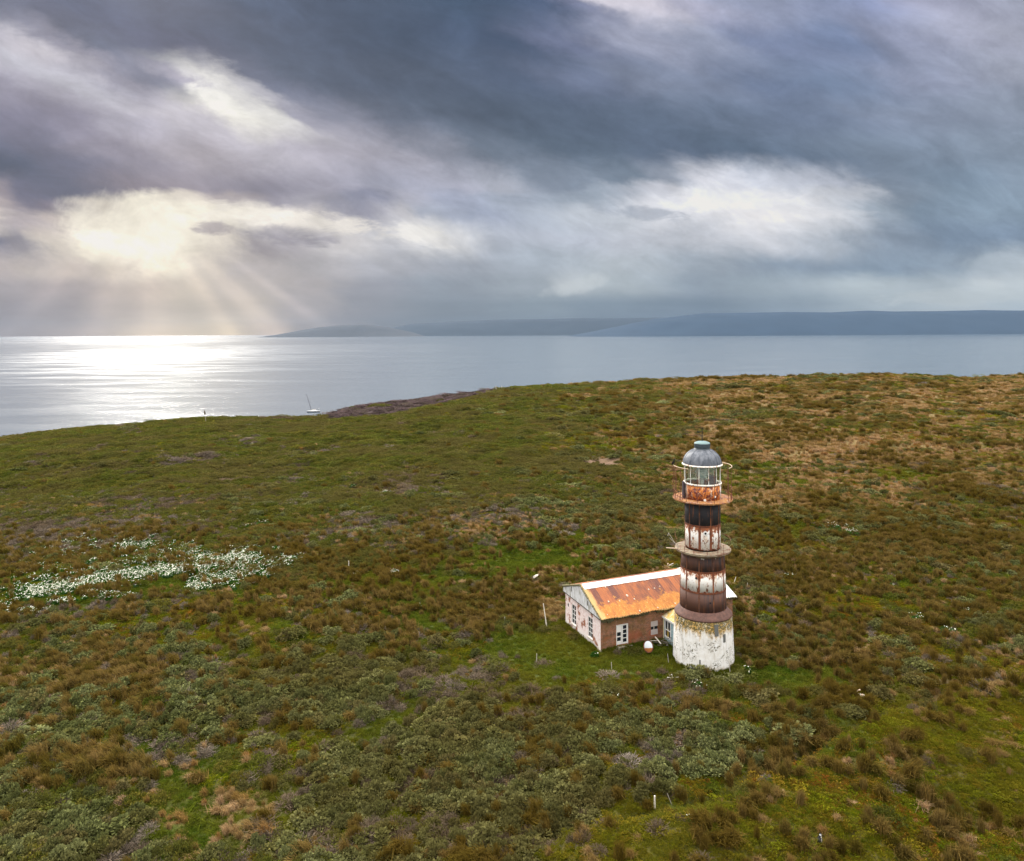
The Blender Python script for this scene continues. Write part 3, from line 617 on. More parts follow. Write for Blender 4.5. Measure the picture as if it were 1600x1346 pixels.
    for d in list(range(-90, -50, 8)) + list(range(55, 115, 9)):
        mb = MB(); mb.tube((*on(2.9, math.radians(d)), zu), (*on(2.9, math.radians(d + 5)), zu + 0.65), 0.02, seg=5); mb.build('baluster', M['rust_strap'], du)
    # lantern -------------------------------------------------------------
    zl = zc(753.5); zt = zc(725)
    mw, n = material('lantern_wall_paint'); p = n.coord('Object'); X, Y, Z = n.sep(p)
    f = n.noise(p, 2.6, 7, 0.72); g = n.noise(n.mapv(p, scale=(1, 1, 0.4)), 3.5, 6, 0.7)
    c = n.mix(n.step(f, 0.44, 0.56), (0.14, 0.028, 0.022, 1), (0.62, 0.20, 0.03, 1)); c = n.mix(n.m('MULTIPLY', n.step(g, 0.54, 0.64), 0.85), c, (0.72, 0.55, 0.40, 1))
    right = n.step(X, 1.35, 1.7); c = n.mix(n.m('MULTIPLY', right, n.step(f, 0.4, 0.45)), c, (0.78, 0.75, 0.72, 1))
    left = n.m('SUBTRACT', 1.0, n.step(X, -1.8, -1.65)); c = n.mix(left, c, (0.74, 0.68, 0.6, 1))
    principled(n, c, 0.75, normal=n.bump(f, 0.3, 0.02))
    mb = MB(); mb.lathe([(1.78, zu + 0.03), (1.83, zu + 0.03), (1.83, zl - 0.02), (1.78, zl - 0.02)], 64); mb.build('lantern_wall', mw, T, smooth=True)
    mb = MB(); mb.lathe([(1.70, zl - 0.10), (1.90, zl - 0.10), (1.92, zl + 0.04), (1.70, zl + 0.05), (1.70, zl - 0.1)], 64); mb.build('sill_ring', M['cream'], T, smooth=True)
    mb = MB(); mb.lathe([(0.0, zl - 0.5), (1.77, zl - 0.5)], 32); mb.build('lantern_floor', M['rust'], T)
    hole(-0.12, zu + 0.12, 1.84, 0.13, 'drain_pipe', M['white']); hole(0.48, zu + 0.42, 1.84, 0.10, 'drain_pipe', M['white'])
    mg, n = material('lantern_glass')
    gl = n.n.new('ShaderNodeBsdfGlossy'); gl.inputs['Roughness'].default_value = 0.08; tr = n.n.new('ShaderNodeBsdfTransparent'); tr.inputs[0].default_value = (0.74, 0.80, 0.72, 1)
    df = n.n.new('ShaderNodeBsdfDiffuse'); df.inputs[0].default_value = (0.5, 0.5, 0.42, 1)
    mx = n.n.new('ShaderNodeMixShader'); mx.inputs[0].default_value = 0.10; mx2 = n.n.new('ShaderNodeMixShader')
    n.put(mx2.inputs[0], n.m('MULTIPLY', n.noise(n.coord('Object'), 3.0, 4, 0.6), 0.10))
    n.l.new(tr.outputs[0], mx.inputs[1]); n.l.new(gl.outputs[0], mx.inputs[2]); n.l.new(mx.outputs[0], mx2.inputs[1]); n.l.new(df.outputs[0], mx2.inputs[2])
    o_ = n.n.new('ShaderNodeOutputMaterial'); n.l.new(mx2.outputs[0], o_.inputs[0])
    NP = 12
    ph0 = math.radians(-24.5 + 15)
    for j in range(NP):
        a0 = ph0 + (j - 0.5) * 2 * math.pi / NP; a1 = a0 + 2 * math.pi / NP
        if j == 1: pass
        p0 = on(1.78, a0 + 0.01); p1 = on(1.78, a1 - 0.01)
        mb = MB(); mb.add([(*p0, zl + 0.04), (*p1, zl + 0.04), (*p1, zt - 0.04), (*p0, zt - 0.04)], [(0, 1, 2, 3)])
        if j != 2: mb.build('glass_pane', mg, T)
        x, y = on(1.80, a0); mb = MB(); mb.tube((x, y, zl), (x, y, zt), 0.034, seg=6); mb.build('mullion', M['cream'], T)
    mb = MB(); mb.lathe([(1.7, zt - 0.08), (1.86, zt - 0.10), (2.02, zt - 0.06), (2.03, zt + 0.02), (1.9, zt + 0.10), (1.6, zt + 0.10)], 64); mb.build('roof_gutter', M['cream'], T, smooth=True)
    # dome
    mdm, n = material('grey_lead_dome'); p = n.coord('Object'); f = n.noise(n.mapv(p, scale=(1, 1, 0.3)), 3.2, 7, 0.7); g = n.noise(p, 10, 5, 0.75)
    c = n.mix(n.step(f, 0.35, 0.65), (0.06, 0.07, 0.088, 1), (0.155, 0.165, 0.19, 1)); c = n.mix(n.m('MULTIPLY', n.step(g, 0.58, 0.68), 0.6), c, (0.05, 0.045, 0.05, 1))
    principled(n, c, 0.55, 0.15, normal=n.bump(g, 0.3, 0.02))
    zd = zc(701.5); prof = []
    for i in range(17):
        t = i / 16 * math.radians(66); r = 1.93 * math.cos(t); z = zt + 0.08 + (zd - zt - 0.08) * math.sin(t) / math.sin(math.radians(66))
        prof.append((r, z))
    mb = MB(); mb.lathe(prof, 64); dm = mb.build('dome', mdm, T, smooth=True)
    for j in range(12):
        phi = math.radians(6 + 30 * j); mb = MB(); pr = [(*on(r + 0.01, phi), z) for r, z in prof]
        for a, b in zip(pr[:-1], pr[1:]): mb.tube(a, b, 0.022, seg=5, cap=False)
        mb.build('dome_rib', mdm, dm)
    mv = m_plain('dark_vent_metal', (0.03, 0.045, 0.055), 0.5, 0.5, 9)
    zv = zc(693.5)
    mb = MB(); mb.lathe([(0.78, zd - 0.05), (0.84, zd), (0.76, zd + 0.08), (0.74, zd + 0.16), (0.81, zd + 0.2), (0.80, zv + 0.02), (0.76, zv + 0.05), (0.3, zv + 0.05)], 40); mb.build('vent_drum', mv, T, smooth=False)
    mvc = m_plain('verdigris_cap', (0.15, 0.23, 0.23), 0.6, 0.25, 5)
    mb = MB(); mb.lathe([(0.79, zv + 0.04), (0.74, zv + 0.13), (0.5, zv + 0.22), (0.2, zv + 0.27), (0.0, zv + 0.28)], 40); mb.build('vent_cap', mvc, T, smooth=True)
    mb = MB(); mb.tube((0, 0, zv + 0.25), (0.03, 0, zv + 1.62), 0.045, 0.03, seg=6)
    mb.tube((-0.42, 0, zv + 1.2), (0.0, 0, zv + 1.22), 0.03, seg=5)
    mb.add([(-0.55, 0.01, zv + 1.16), (-0.30, 0.01, zv + 1.10), (-0.22, 0.01, zv + 1.24), (-0.50, 0.01, zv + 1.27), (-0.55, -0.01, zv + 1.16), (-0.30, -0.01, zv + 1.10), (-0.22, -0.01, zv + 1.24), (-0.50, -0.01, zv + 1.27)], [(0,1,2,3),(7,6,5,4),(0,4,5,1),(1,5,6,2),(2,6,7,3),(3,7,4,0)])
    mb.build('wind_vane', M['black'], T)
    # lens on its pedestal
    ml, n = material('lens_glass'); f = n.noise(n.mapv(n.coord('Object'), scale=(0.6, 0.6, 5)), 4, 3, 0.6)
    principled(n, n.mix(n.step(f, 0.45, 0.55), (0.45, 0.58, 0.56, 1), (0.9, 0.95, 0.95, 1)), 0.08, 0.0, Transmission_Weight=0.35, IOR=1.5)
    mb = MB(); mb.lathe([(0.32, zl + 0.35), (0.48, zl + 0.5), (0.56, zl + 0.8), (0.58, zl + 1.0), (0.56, zl + 1.25), (0.46, zl + 1.5), (0.30, zl + 1.62)], 24); mb.build('lens', ml, T, smooth=True)
    mb = MB(); mb.tube((0, 0, zl - 0.5), (0, 0, zl + 0.35), 0.14, 0.2, seg=12); mb.build('pedestal', M['white'], T)
    mb = MB(); mb.box(0.65, -0.6, zl - 0.48, 1.3, 0.3, zl + 0.62); mb.build('lamp_cabinet', m_plain('dark_red_box', (0.05, 0.014, 0.012), 0.8), T)
    mb = MB(); x, y = on(1.95, math.radians(-84)); mb.box(x - 0.12, y - 0.3, zu + 0.05, x + 0.03, y + 0.3, zl + 0.1); mb.build('hatch_door', m_plain('dark_hatch', (0.035, 0.022, 0.03), 0.8), T)
    return T, zr, on
M['rust_strap'] = m_rust('rusty_strap', (0.11, 0.032, 0.016, 1), (0.21, 0.06, 0.02, 1)); M['rust_dk'] = m_rust('rusty_seam', (0.05, 0.025, 0.02, 1), (0.20, 0.07, 0.025, 1), 2.0)
M['bleached_o'] = m_plain('pale_rusty_paint', (0.62, 0.46, 0.33), 0.8, 0.25, 6)
M['cream'] = m_peel('cream_paint_trim', -50, 50, 0.53)
LH, ZRAIL, ON = build_lighthouse()

# ================================================================ HOUSE
def build_house():
    H = empty('keepers_house', (AX, AY, G0), math.radians(22.5))
    tag(H, 'single storey brick keepers house with a rusty orange roof and a pink gable end', 'house')
    L, Wd, EZ = 17.0, 8.15, 3.42
    # brick wall material
    def brick_mat(name, axis, paint, c1=(0.34, 0.115, 0.048, 1), c2=(0.15, 0.068, 0.028, 1)):
        m, n = material(name); p = n.coord('Object'); X, Y, Z = n.sep(p)
        uv = n.xyz(X if axis == 'x' else Y, Z, 0.0)
        b = n.n.new('ShaderNodeTexBrick'); n.put(b.inputs['Vector'], uv); b.inputs['Scale'].default_value = 1.0
        b.inputs['Brick Width'].default_value = 0.26; b.inputs['Row Height'].default_value = 0.095; b.inputs['Mortar Size'].default_value = 0.012
        b.inputs['Color1'].default_value = c1; b.inputs['Color2'].default_value = c2; b.inputs['Mortar'].default_value = (0.24, 0.18, 0.14, 1)
        f = n.noise(p, 0.9, 6, 0.65); g = n.noise(p, 3.0, 6, 0.7)
        c = n.mix(n.m('MULTIPLY', n.step(f, 0.45, 0.56), 0.75), b.outputs['Color'], (0.17, 0.092, 0.030, 1)); c = n.mix(n.m('MULTIPLY', n.step(n.noise(p, 1.7, 6, 0.7), 0.52, 0.62), 0.6), c, (0.075, 0.045, 0.024, 1))
        c = n.mix(n.m('MULTIPLY', n.step(g, 0.56, 0.66), 0.55), c, (0.44, 0.27, 0.20, 1))
        if paint > 0:
            v = n.m('ADD', n.m('MULTIPLY', f, 0.75), n.m('MULTIPLY', g, 0.25))
            pk = n.mix(n.step(g, 0.4, 0.62), (0.78, 0.68, 0.66, 1), (0.68, 0.52, 0.49, 1))
            pk = n.mix(n.m('SUBTRACT', 1.0, n.step(Z, 0.1, 1.2)), pk, (0.80, 0.74, 0.70, 1))
            red = (0.46, 0.15, 0.10, 1)
            c = n.mix(n.step(v, paint, paint + 0.05), pk, n.mix(0.4, c, red))
            c = n.mix(n.m('MULTIPLY', n.m('SUBTRACT', 1.0, n.step(n.m('ADD', Z, n.m('MULTIPLY', g, 0.4)), 0.2, 0.55)), 0.7), c, (0.30, 0.27, 0.20, 1))
        else:
            red = n.m('MULTIPLY', n.step(n.noise(p, 0.5, 4, 0.6), 0.5, 0.6), n.m('SUBTRACT', 1.0, n.step(Z, 1.0, 2.3)))
            c = n.mix(n.m('MULTIPLY', red, 0.5), c, (0.32, 0.07, 0.025, 1))
        principled(n, c, 0.92, normal=n.bump(b.outputs['Fac'], 0.3, 0.01)); return m
    mf = brick_mat('front_brick', 'x', 0); mgb = brick_mat('pink_plastered_brick', 'y', 0.535)
    def wall(name, axis, pos, a0, a1, z1, openings, mat, th=0.3, inward=1):
        us = sorted(set([a0, a1] + [o[0] for o in openings] + [o[1] for o in openings])); zs = sorted(set([-0.3, z1] + [o[2] for o in openings] + [o[3] for o in openings]))
        mb = MB()
        def P(u, d, z): return (u, pos + d, z) if axis == 'x' else (pos + d, u, z)
        for i in range(len(us) - 1):
            for j in range(len(zs) - 1):
                um, zm = (us[i] + us[i+1]) / 2, (zs[j] + zs[j+1]) / 2
                if any(o[0] < um < o[1] and o[2] < zm < o[3] for o in openings): continue
                for d in (0, th * inward): mb.add([P(us[i], d, zs[j]), P(us[i+1], d, zs[j]), P(us[i+1], d, zs[j+1]), P(us[i], d, zs[j+1])], [(0, 1, 2, 3)])
        for (u0, u1, q0, q1) in openings:
            t = th * inward
            mb.add([P(u0,0,q0),P(u1,0,q0),P(u1,t,q0),P(u0,t,q0)], [(0,1,2,3)]); mb.add([P(u0,0,q1),P(u1,0,q1),P(u1,t,q1),P(u0,t,q1)], [(3,2,1,0)])
            mb.add([P(u0,0,q0),P(u0,t,q0),P(u0,t,q1),P(u0,0,q1)], [(0,1,2,3)]); mb.add([P(u1,0,q0),P(u1,t,q0),P(u1,t,q1),P(u1,0,q1)], [(3,2,1,0)])
        return mb.build(name, mat, H)
    fw = wall('wall', 'x', 0.0, 0.0, L, EZ, [(1.87, 3.30, 0.33, 2.47), (6.15, 7.08, 0.70, 2.20)], mf); fw['label'] = 'front wall of weathered red and brown brick'
    gw = wall('wall', 'y', 0.0, 0.0, Wd, EZ + 0.1, [(1.73, 2.77, 0.60, 2.80), (5.55, 6.60, 0.65, 2.85), (7.30, 7.62, 2.15, 2.55)], mgb); gw['label'] = 'gable wall of peeling pink and white plaster'
    wall('wall', 'y', L, 0.0, Wd, EZ + 0.2, [], mf, inward=-1); wall('wall', 'x', Wd, 0.0, L, EZ + 0.6, [(3, 4.2, 0.9, 2.4), (8, 9.2, 0.9, 2.4), (12.5, 13.7, 0.9, 2.4)], mf, inward=-1)
    for y0, y1 in ((3.0, 4.2), (8.0, 9.2), (12.5, 13.7)):
        mb = MB(); mb.box(y0, Wd - 0.12, 0.9, y1, Wd - 0.06, 2.4); w = mb.build('window', M['black'], H)
    mb = MB(); mb.box(-0.06, -0.06, -0.3, L + 0.03, 0.0 - 0.004, 0.16); mb.box(-0.06, 0.0, -0.3, -0.004, Wd + 0.03, 0.14); mb.build('plinth', m_plain('mossy_plinth', (0.26, 0.23, 0.16), 0.95, 0.35, 3), H)
    mb = MB(); mb.box(0.3, 0.3, -0.28, L - 0.3, Wd - 0.3, -0.05); mb.build('floor', M['wood_grey'], H)
    # windows
    mgl, n = material('dark_window_glass'); principled(n, (0.012, 0.016, 0.022, 1), 0.12, Specular_IOR_Level=0.5)
    def win(axis, pos, u0, u1, z0, z1, cols, rows, dirn, fr=0.07, solid_low=0.0, miss=()):
        def bx(mb, ua, ub, za, zb, d0, d1):
            if axis == 'x': mb.box(ua, pos + d0, za, ub, pos + d1, zb)
            else: mb.box(pos + d0, ua, za, pos + d1, ub, zb)
        s = dirn; mb = MB(); a, b = sorted((0.03 * s, 0.10 * s))
        bx(mb, u0, u0 + fr, z0, z1, a, b); bx(mb, u1 - fr, u1, z0, z1, a, b); bx(mb, u0 + fr, u1 - fr, z0, z0 + fr, a, b); bx(mb, u0 + fr, u1 - fr, z1 - fr, z1, a, b)
        W_ = mb.build('window', M['white'], H)
        mb = MB(); a2, b2 = sorted((0.045 * s, 0.085 * s)); cw = (u1 - u0 - 2 * fr) / cols; rh = (z1 - z0 - 2 * fr - solid_low) / rows; bar = 0.055
        for i in range(1, cols): bx(mb, u0 + fr + i * cw - bar / 2, u0 + fr + i * cw + bar / 2, z0 + fr, z1 - fr, a2, b2)
        for j in range(0 if solid_low else 1, rows):
            zz = z0 + fr + solid_low + j * rh
            for i in range(cols): bx(mb, u0 + fr + i * cw + (bar / 2 if i else 0), u0 + fr + (i + 1) * cw - (bar / 2 if i < cols - 1 else 0), zz - bar / 2, zz + bar / 2, a2, b2)
        if solid_low:
            bx(mb, u0 + fr, u1 - fr, z0 + fr, z0 + fr + solid_low, *sorted((0.05 * s, 0.08 * s)))
        for (i, j) in miss: bx(mb, u0 + fr + i * cw + bar/2, u0 + fr + (i + 1) * cw - bar / 2, z0 + fr + solid_low + j * rh + bar/2, z0 + fr + solid_low + (j + 1) * rh - bar/2, *sorted((0.052 * s, 0.075 * s)))
        mb.build('glazing_bars', M['white'], W_)
        mb = MB(); a, b = sorted((0.10 * s, 0.13 * s)); bx(mb, u0 + 0.01, u1 - 0.01, z0 + 0.01, z1 - 0.01, a, b); mb.build('pane', mgl, W_)
        mb = MB(); a, b = sorted((-0.10 * s, 0.02 * s)); bx(mb, u0 - 0.05, u1 + 0.05, z0 - 0.09, z0 - 0.005, a, b); mb.build('sill', M['wood_grey'], W_)
        return W_
    win('y', 0.0, 1.73, 2.77, 0.60, 2.80, 2, 4, 1)['label'] = 'tall white framed window nearer the corner'
    win('y', 0.0, 5.55, 6.60, 0.65, 2.85, 2, 4, 1)['label'] = 'tall white framed window farther from the corner'
    mb = MB(); mb.box(0.06, 7.3, 2.15, 0.12, 7.62, 2.55); mb.build('vent_hole', M['black'], H)
    # doors: french window in two leaves
    D_ = empty('french_window', (0, 0, 0)); D_.parent = H
    for (u0, u1, panes) in ((1.90, 2.57, ((0.72, 1.14), (1.24, 1.66))), (2.61, 3.27, ((0.52, 0.92), (0.98, 1.38), (1.44, 1.84), (1.90, 2.30)))):
        mb = MB(); zs = [0.36] + [v for p_ in panes for v in p_] + [2.44]
        st = 0.10
        mb.box(u0, 0.06, 0.36, u0 + st, 0.11, 2.44); mb.box(u1 - st, 0.06, 0.36, u1, 0.11, 2.44)
        for k in range(0, len(zs), 2): mb.box(u0 + st, 0.06, zs[k], u1 - st, 0.11, zs[k + 1])
        lf = mb.build('door_leaf', M['white'], D_)
        mb = MB(); mb.box(u0 + 0.02, 0.12, 0.4, u1 - 0.02, 0.14, 2.40); mb.build('pane', mgl, lf)
    mb = MB(); mb.box(1.872, -0.03, 0.30, 1.90, 0.14, 2.47); mb.box(3.27, -0.03, 0.30, 3.298, 0.14, 2.47); mb.box(1.90, -0.03, 2.44, 3.27, 0.14, 2.468); mb.build('door_frame', M['white'], D_)
    mb = MB(); mb.box(1.6, -0.5, 0.0, 3.6, -0.07, 0.28); mb.build('doorstep', m_plain('stone_step', (0.24, 0.2, 0.15), 0.9), D_)
    # boarded window
    Bw = empty('window', (0, 0, 0)); Bw.parent = H; Bw['label'] = 'small boarded window'
    mb = MB(); mb.box(6.17, 0.05, 1.60, 7.06, 0.09, 2.18); mb.box(6.17, 0.045, 0.72, 7.06, 0.085, 1.27); mb.build('board', m_plain('pale_board', (0.50, 0.44, 0.42), 0.8, 0.12), Bw)
    mb = MB(); mb.box(6.16, 0.14, 0.71, 7.07, 0.17, 2.19); mb.build('pane', mgl, Bw); mb = MB(); mb.box(6.55, 0.06, 1.27, 6.63, 0.12, 1.60); mb.build('post', M['wood_grey'], Bw)
    # pediment -----------------------------------------------------------------
    RW, RZ = 4.43, 5.60; BW, BZ = 8.60, 4.20; FW, FZ = -0.32, 3.40
    mp, n = material('weathered_white_boards'); p = n.coord('Object'); X, Y, Z = n.sep(p)
    bd = n.m('FRACT', n.m('MULTIPLY', Y, 4.2)); f = n.noise(n.mapv(p, scale=(1, 3, 0.4)), 2.0, 6, 0.7)
    c = n.mix(n.step(f, 0.42, 0.62), (0.70, 0.71, 0.73, 1), (0.42, 0.41, 0.40, 1)); c = n.mix(n.m('MULTIPLY', n.m('SUBTRACT', 1.0, n.step(bd, 0.0, 0.14)), 0.6), c, (0.14, 0.13, 0.12, 1))
    c = n.mix(n.m('MULTIPLY', n.step(n.noise(n.mapv(p, scale=(1, 2.5, 0.5)), 1.3, 5, 0.6), 0.55, 0.66), 0.8), c, (0.16, 0.14, 0.06, 1))
    principled(n, c, 0.85)
    mb = MB(); mb.poly_prism([(-0.10, -0.12, 3.42), (-0.10, BW - 0.1, 3.66), (-0.10, BW - 0.1, BZ - 0.1), (-0.10, RW, RZ - 0.1), (-0.10, -0.05, 3.50)], (0.10, 0, 0))
    ped = mb.build('gable_boards', mp, H, fix=True)
    for yy, z0 in ((2.55, 3.95), (6.35, 4.25)):
        mb = MB(); mb.box(-0.13, yy, z0, -0.104, yy + 0.18, z0 + 0.5); mb.build('louvre', M['cement'], ped)
    mb = MB(); mb.add([(-0.14, -0.12, 3.34), (-0.14, BW, 3.60), (-0.14, BW, 3.66), (-0.14, -0.12, 3.40), (0.0, -0.12, 3.34), (0.0, BW, 3.60), (0.0, BW, 3.66), (0.0, -0.12, 3.40)], [(0,1,2,3),(4,7,6,5),(0,4,5,1),(3,2,6,7),(0,3,7,4),(1,5,6,2)])
    mb.build('drip_board', m_plain('dark_trim', (0.06, 0.05, 0.045), 0.8), H, fix=True)
    # pieces closing the other gable
    mb = MB(); mb.poly_prism([(L, 0, EZ), (L, Wd, EZ + 0.2), (L, Wd, 4.1), (L, RW, RZ - 0.12)], (-0.1, 0, 0)); mb.build('gable_boards', mp, H, fix=True)
    # roof: corrugated sheets -----------------------------------------------------
    mr, n = material('rusty_corrugated_iron'); p = n.coord('Object'); X, Y, Z = n.sep(p)
    slope = n.m('DIVIDE', n.m('SUBTRACT', Z, FZ), RZ - FZ)
    sheet = n.n.new('ShaderNodeTexWhiteNoise'); sheet.noise_dimensions = '1D'
    n.put(sheet.inputs['W'], n.m('FLOOR', n.m('DIVIDE', X, 0.72))); sv = sheet.outputs['Value']
    f = n.noise(n.mapv(p, scale=(2.2, 0.6, 0.6)), 1.6, 7, 0.7); g = n.noise(p, 1.1, 6, 0.7); h = n.noise(p, 5.0, 5, 0.7)
    up = n.mix(n.step(n.m('ADD', n.m('MULTIPLY', f, 0.7), n.m('MULTIPLY', sv, 0.3)), 0.35, 0.68), (0.125, 0.045, 0.032, 1), (0.33, 0.105, 0.034, 1))
    up = n.mix(n.m('MULTIPLY', n.step(h, 0.62, 0.7), 0.5), up, (0.62, 0.40, 0.22, 1))
    lowc = n.mix(n.step(f, 0.35, 0.65), (0.45, 0.19, 0.032, 1), (0.34, 0.115, 0.022, 1)); lowc = n.mix(n.m('MULTIPLY', n.step(h, 0.56, 0.68), 0.7), lowc, (0.66, 0.45, 0.16, 1))
    bd = n.step(n.m('ADD', slope, n.m('ADD', n.m('MULTIPLY', n.m('SUBTRACT', g, 0.5), 0.85), n.m('MULTIPLY', n.m('SUBTRACT', sv, 0.5), 0.16))), 0.35, 0.39)
    c = n.mix(bd, lowc, up)
    lend = n.m('SUBTRACT', 1.0, n.step(n.m('ADD', X, n.m('MULTIPLY', g, 1.2)), 0.9, 1.35)); c = n.mix(n.m('MULTIPLY', lend, 0.9), c, (0.50, 0.33, 0.13, 1))
    rend = n.step(n.m('ADD', X, n.m('MULTIPLY', g, 2.0)), 16.0, 16.5); c = n.mix(rend, c, (0.70, 0.68, 0.66, 1))
    ev = n.m('SUBTRACT', 1.0, n.step(n.m('ADD', slope, n.m('MULTIPLY', n.m('SUBTRACT', h, 0.5), 0.12)), 0.0, 0.035)); c = n.mix(n.m('MULTIPLY', ev, 0.8), c, (0.10, 0.085, 0.025, 1))
    edge = n.m('SUBTRACT', 1.0, n.step(n.m('ABSOLUTE', n.m('SUBTRACT', n.m('FRACT', n.m('DIVIDE', X, 0.72)), 0.5)), 0.0, 0.04)); c = n.mix(n.m('MULTIPLY', edge, 0.35), c, (0.12, 0.045, 0.03, 1))
    principled(n, c, 0.8, normal=n.bump(h, 0.25, 0.015))
    def slope_mesh(y0, z0, y1, z1, x0, x1, th, rag):
        nx = int((x1 - x0) / 0.04); ny = 14
        xs = np.linspace(x0, x1, nx); tt = np.linspace(0, 1, ny)
        XX, TT = np.meshgrid(xs, tt)
        rg = rag * (vnoise(XX / 0.72 * 1.0, XX * 0 + 3, 77) - 0.5) * (1 - sstep(TT, 0, 0.3))
        T2 = TT + rg
        YY = y0 + (y1 - y0) * T2; ZZ = z0 + (z1 - z0) * T2 + 0.035 * np.cos(XX / 0.30 * 2 * np.pi) + 0.05 * (vnoise(XX * 0.8, TT * 2, 5) - 0.5)
        V = np.stack([XX, YY, ZZ], -1).reshape(-1, 3); V2 = V.copy(); V2[:, 2] -= th
        i = np.arange(nx * ny).reshape(ny, nx); q = np.stack([i[:-1, :-1], i[:-1, 1:], i[1:, 1:], i[1:, :-1]], -1).reshape(-1, 4)
        Nn = nx * ny; e = []
        for row in (i[0], i[-1], i[:, 0], i[:, -1]):
            for a, b in zip(row[:-1], row[1:]): e.append((a, b, b + Nn, a + Nn))
        return np.concatenate([V, V2]), np.concatenate([q, q[:, ::-1] + Nn, np.array(e)])
    V, Q = slope_mesh(FW, FZ, RW, RZ, -0.05, L + 0.35, 0.05, 0.05)
    o = bpy.data.objects.new('roof', np_mesh('roof', V, Q, (mr,))); link(o, H); o['label'] = 'front roof slope of rusty orange corrugated sheets'
    V, Q = slope_mesh(BW + 0.05, BZ - 0.02, RW, RZ, -0.05, L + 0.35, 0.05, 0.02)
    o2 = bpy.data.objects.new('roof', np_mesh('roof', V, Q, (mr,))); link(o2, H); o2['label'] = 'back roof slope'
    # white ridge capping lies over the sheets
    mcap = m_plain('white_ridge_flashing', (0.80, 0.80, 0.78), 0.5, 0.08, 2)
    sl = (RZ - FZ) / (RW - FW); mb = MB(); y1 = RW - 0.72; z1 = RZ - 0.72 * sl
    sb = (RZ - BZ) / (BW - RW)
    N_ = 24; top = []; 
    for k in range(N_ + 1):
        x = 0.12 + (L + 0.1 - 0.12) * k / N_; j = 0.03 * math.sin(k * 2.7) + 0.03 * random.random(); lift = 0.055
        top.append(((x, y1 + j, z1 + j * sl + lift), (x, RW, RZ + lift + 0.02), (x, RW + 0.4, RZ - 0.4 * sb + lift)))
    for a, b in zip(top[:-1], top[1:]):
        mb.add([a[0], b[0], b[1], a[1], a[2], b[2]], [(0, 1, 2, 3), (3, 2, 5, 4)])
        a_, b_ = [tuple((p_[0], p_[1], p_[2] - 0.025)) for p_ in (a[0], b[0])]; mb.add([a[0], b[0], b_, a_], [(3, 2, 1, 0)])
    mb.build('ridge_capping', mcap, o)
    # mossy barge verge along the gable top and the eave
    mm = m_plain('mossy_edge', (0.16, 0.14, 0.07), 0.95, 0.5, 7)
    mb = MB()
    def strip(p0, p1, w0, hgt, k=26, seed=1):
        p0 = Vector(p0); p1 = Vector(p1); rng = random.Random(seed)
        for i in range(k):
            a = p0.lerp(p1, i / k); b = p0.lerp(p1, (i + 1) / k); r = w0 * (0.6 + 0.8 * rng.random()); mb.tube(a, b, r, r * (0.8 + 0.4 * rng.random()), seg=6)
    strip((-0.10, FW, FZ + 0.03), (-0.10, RW, RZ + 0.02), 0.085, 0.1, 30, 1); strip((-0.10, RW, RZ + 0.02), (-0.10, BW, BZ + 0.02), 0.10, 0.1, 26, 2)
    mb.build('mossy_verge', mm, o)
    mb = MB(); mdk = m_plain('rotten_soffit', (0.055, 0.050, 0.018), 0.95, 0.6, 7)
    rng = random.Random(5)
    for i in range(90):
        x = 0.0 + (L + 0.0) * i / 90; d = 0.12 + 0.22 * rng.random() + 0.12 * math.sin(i * 0.35)
        mb.box(x, -0.26 + 0.06 * rng.random(), FZ - 0.02 - d, x + L / 90 * 0.98, -0.02, FZ - 0.055 - 0.02 * (i % 3))
    mb.build('mossy_eave', mdk, o)
    mb = MB()
    for (x, y, l_) in ((1.9, 1.6, .35), (4.4, 1.9, .5), (5.0, 1.4, .3), (7.4, 2.3, .3), (8.2, 2.35, .25), (9.0, 2.5, .2), (3.2, 1.5, .25), (0.9, 0.1, .18), (4.7, -0.15, .3), (7.0, -0.12, .25), (9.3, 0.0, .3), (11.2, 0.15, .3), (2.6, 3.5, .25)):
        z = FZ + (y - FW) * sl + 0.05; l_ *= 0.6; mb.box(x, y, z, x + l_ * 0.4, y + l_, z + 0.02 + l_ * sl)
    mb.build('torn_flashing', M['bleached'], o)
    # corridor to the lighthouse ---------------------------------------------------
    s0, s1, w1 = 7.70, 9.9, -2.75; CZ = 2.62
    Cc = empty('corridor', (0, 0, 0)); Cc.parent = H
    mbl, n = material('pale_blue_boards'); p = n.coord('Object'); X, Y, Z = n.sep(p); f = n.noise(n.mapv(p, scale=(1, 1, 2)), 2.0, 6, 0.7)
    ln = n.m('FRACT', n.m('MULTIPLY', Z, 5.0)); c = n.mix(n.step(f, 0.4, 0.65), (0.24, 0.36, 0.40, 1), (0.44, 0.52, 0.52, 1)); c = n.mix(n.m('MULTIPLY', n.m('SUBTRACT', 1.0, n.step(ln, 0.0, 0.15)), 0.5), c, (0.08, 0.11, 0.12, 1))
    principled(n, c, 0.8)
    mb = MB(); mb.box(s0, w1, -0.2, s0 + 0.1, -1.42, CZ); mb.box(s0, -1.42, -0.2, s0 + 0.1, -0.004, 0.45); mb.box(s0, -1.42, 2.35, s0 + 0.1, -0.004, CZ); mb.box(s0, -0.30, 0.45, s0 + 0.1, -0.004, 2.35)
    mb.box(s1 - 0.1, w1, -0.2, s1, -0.004, CZ); mb.build('boarding', mbl, Cc)
    mb = MB(); mb.box(s0 - 0.02, -1.42, 0.45, s0 + 0.08, -1.34, 2.35); mb.box(s0 - 0.02, -0.38, 0.45, s0 + 0.08, -0.30, 2.35); mb.box(s0 - 0.02, -1.34, 2.27, s0 + 0.08, -0.38, 2.35); mb.box(s0 - 0.02, -1.34, 0.45, s0 + 0.08, -0.38, 0.60)
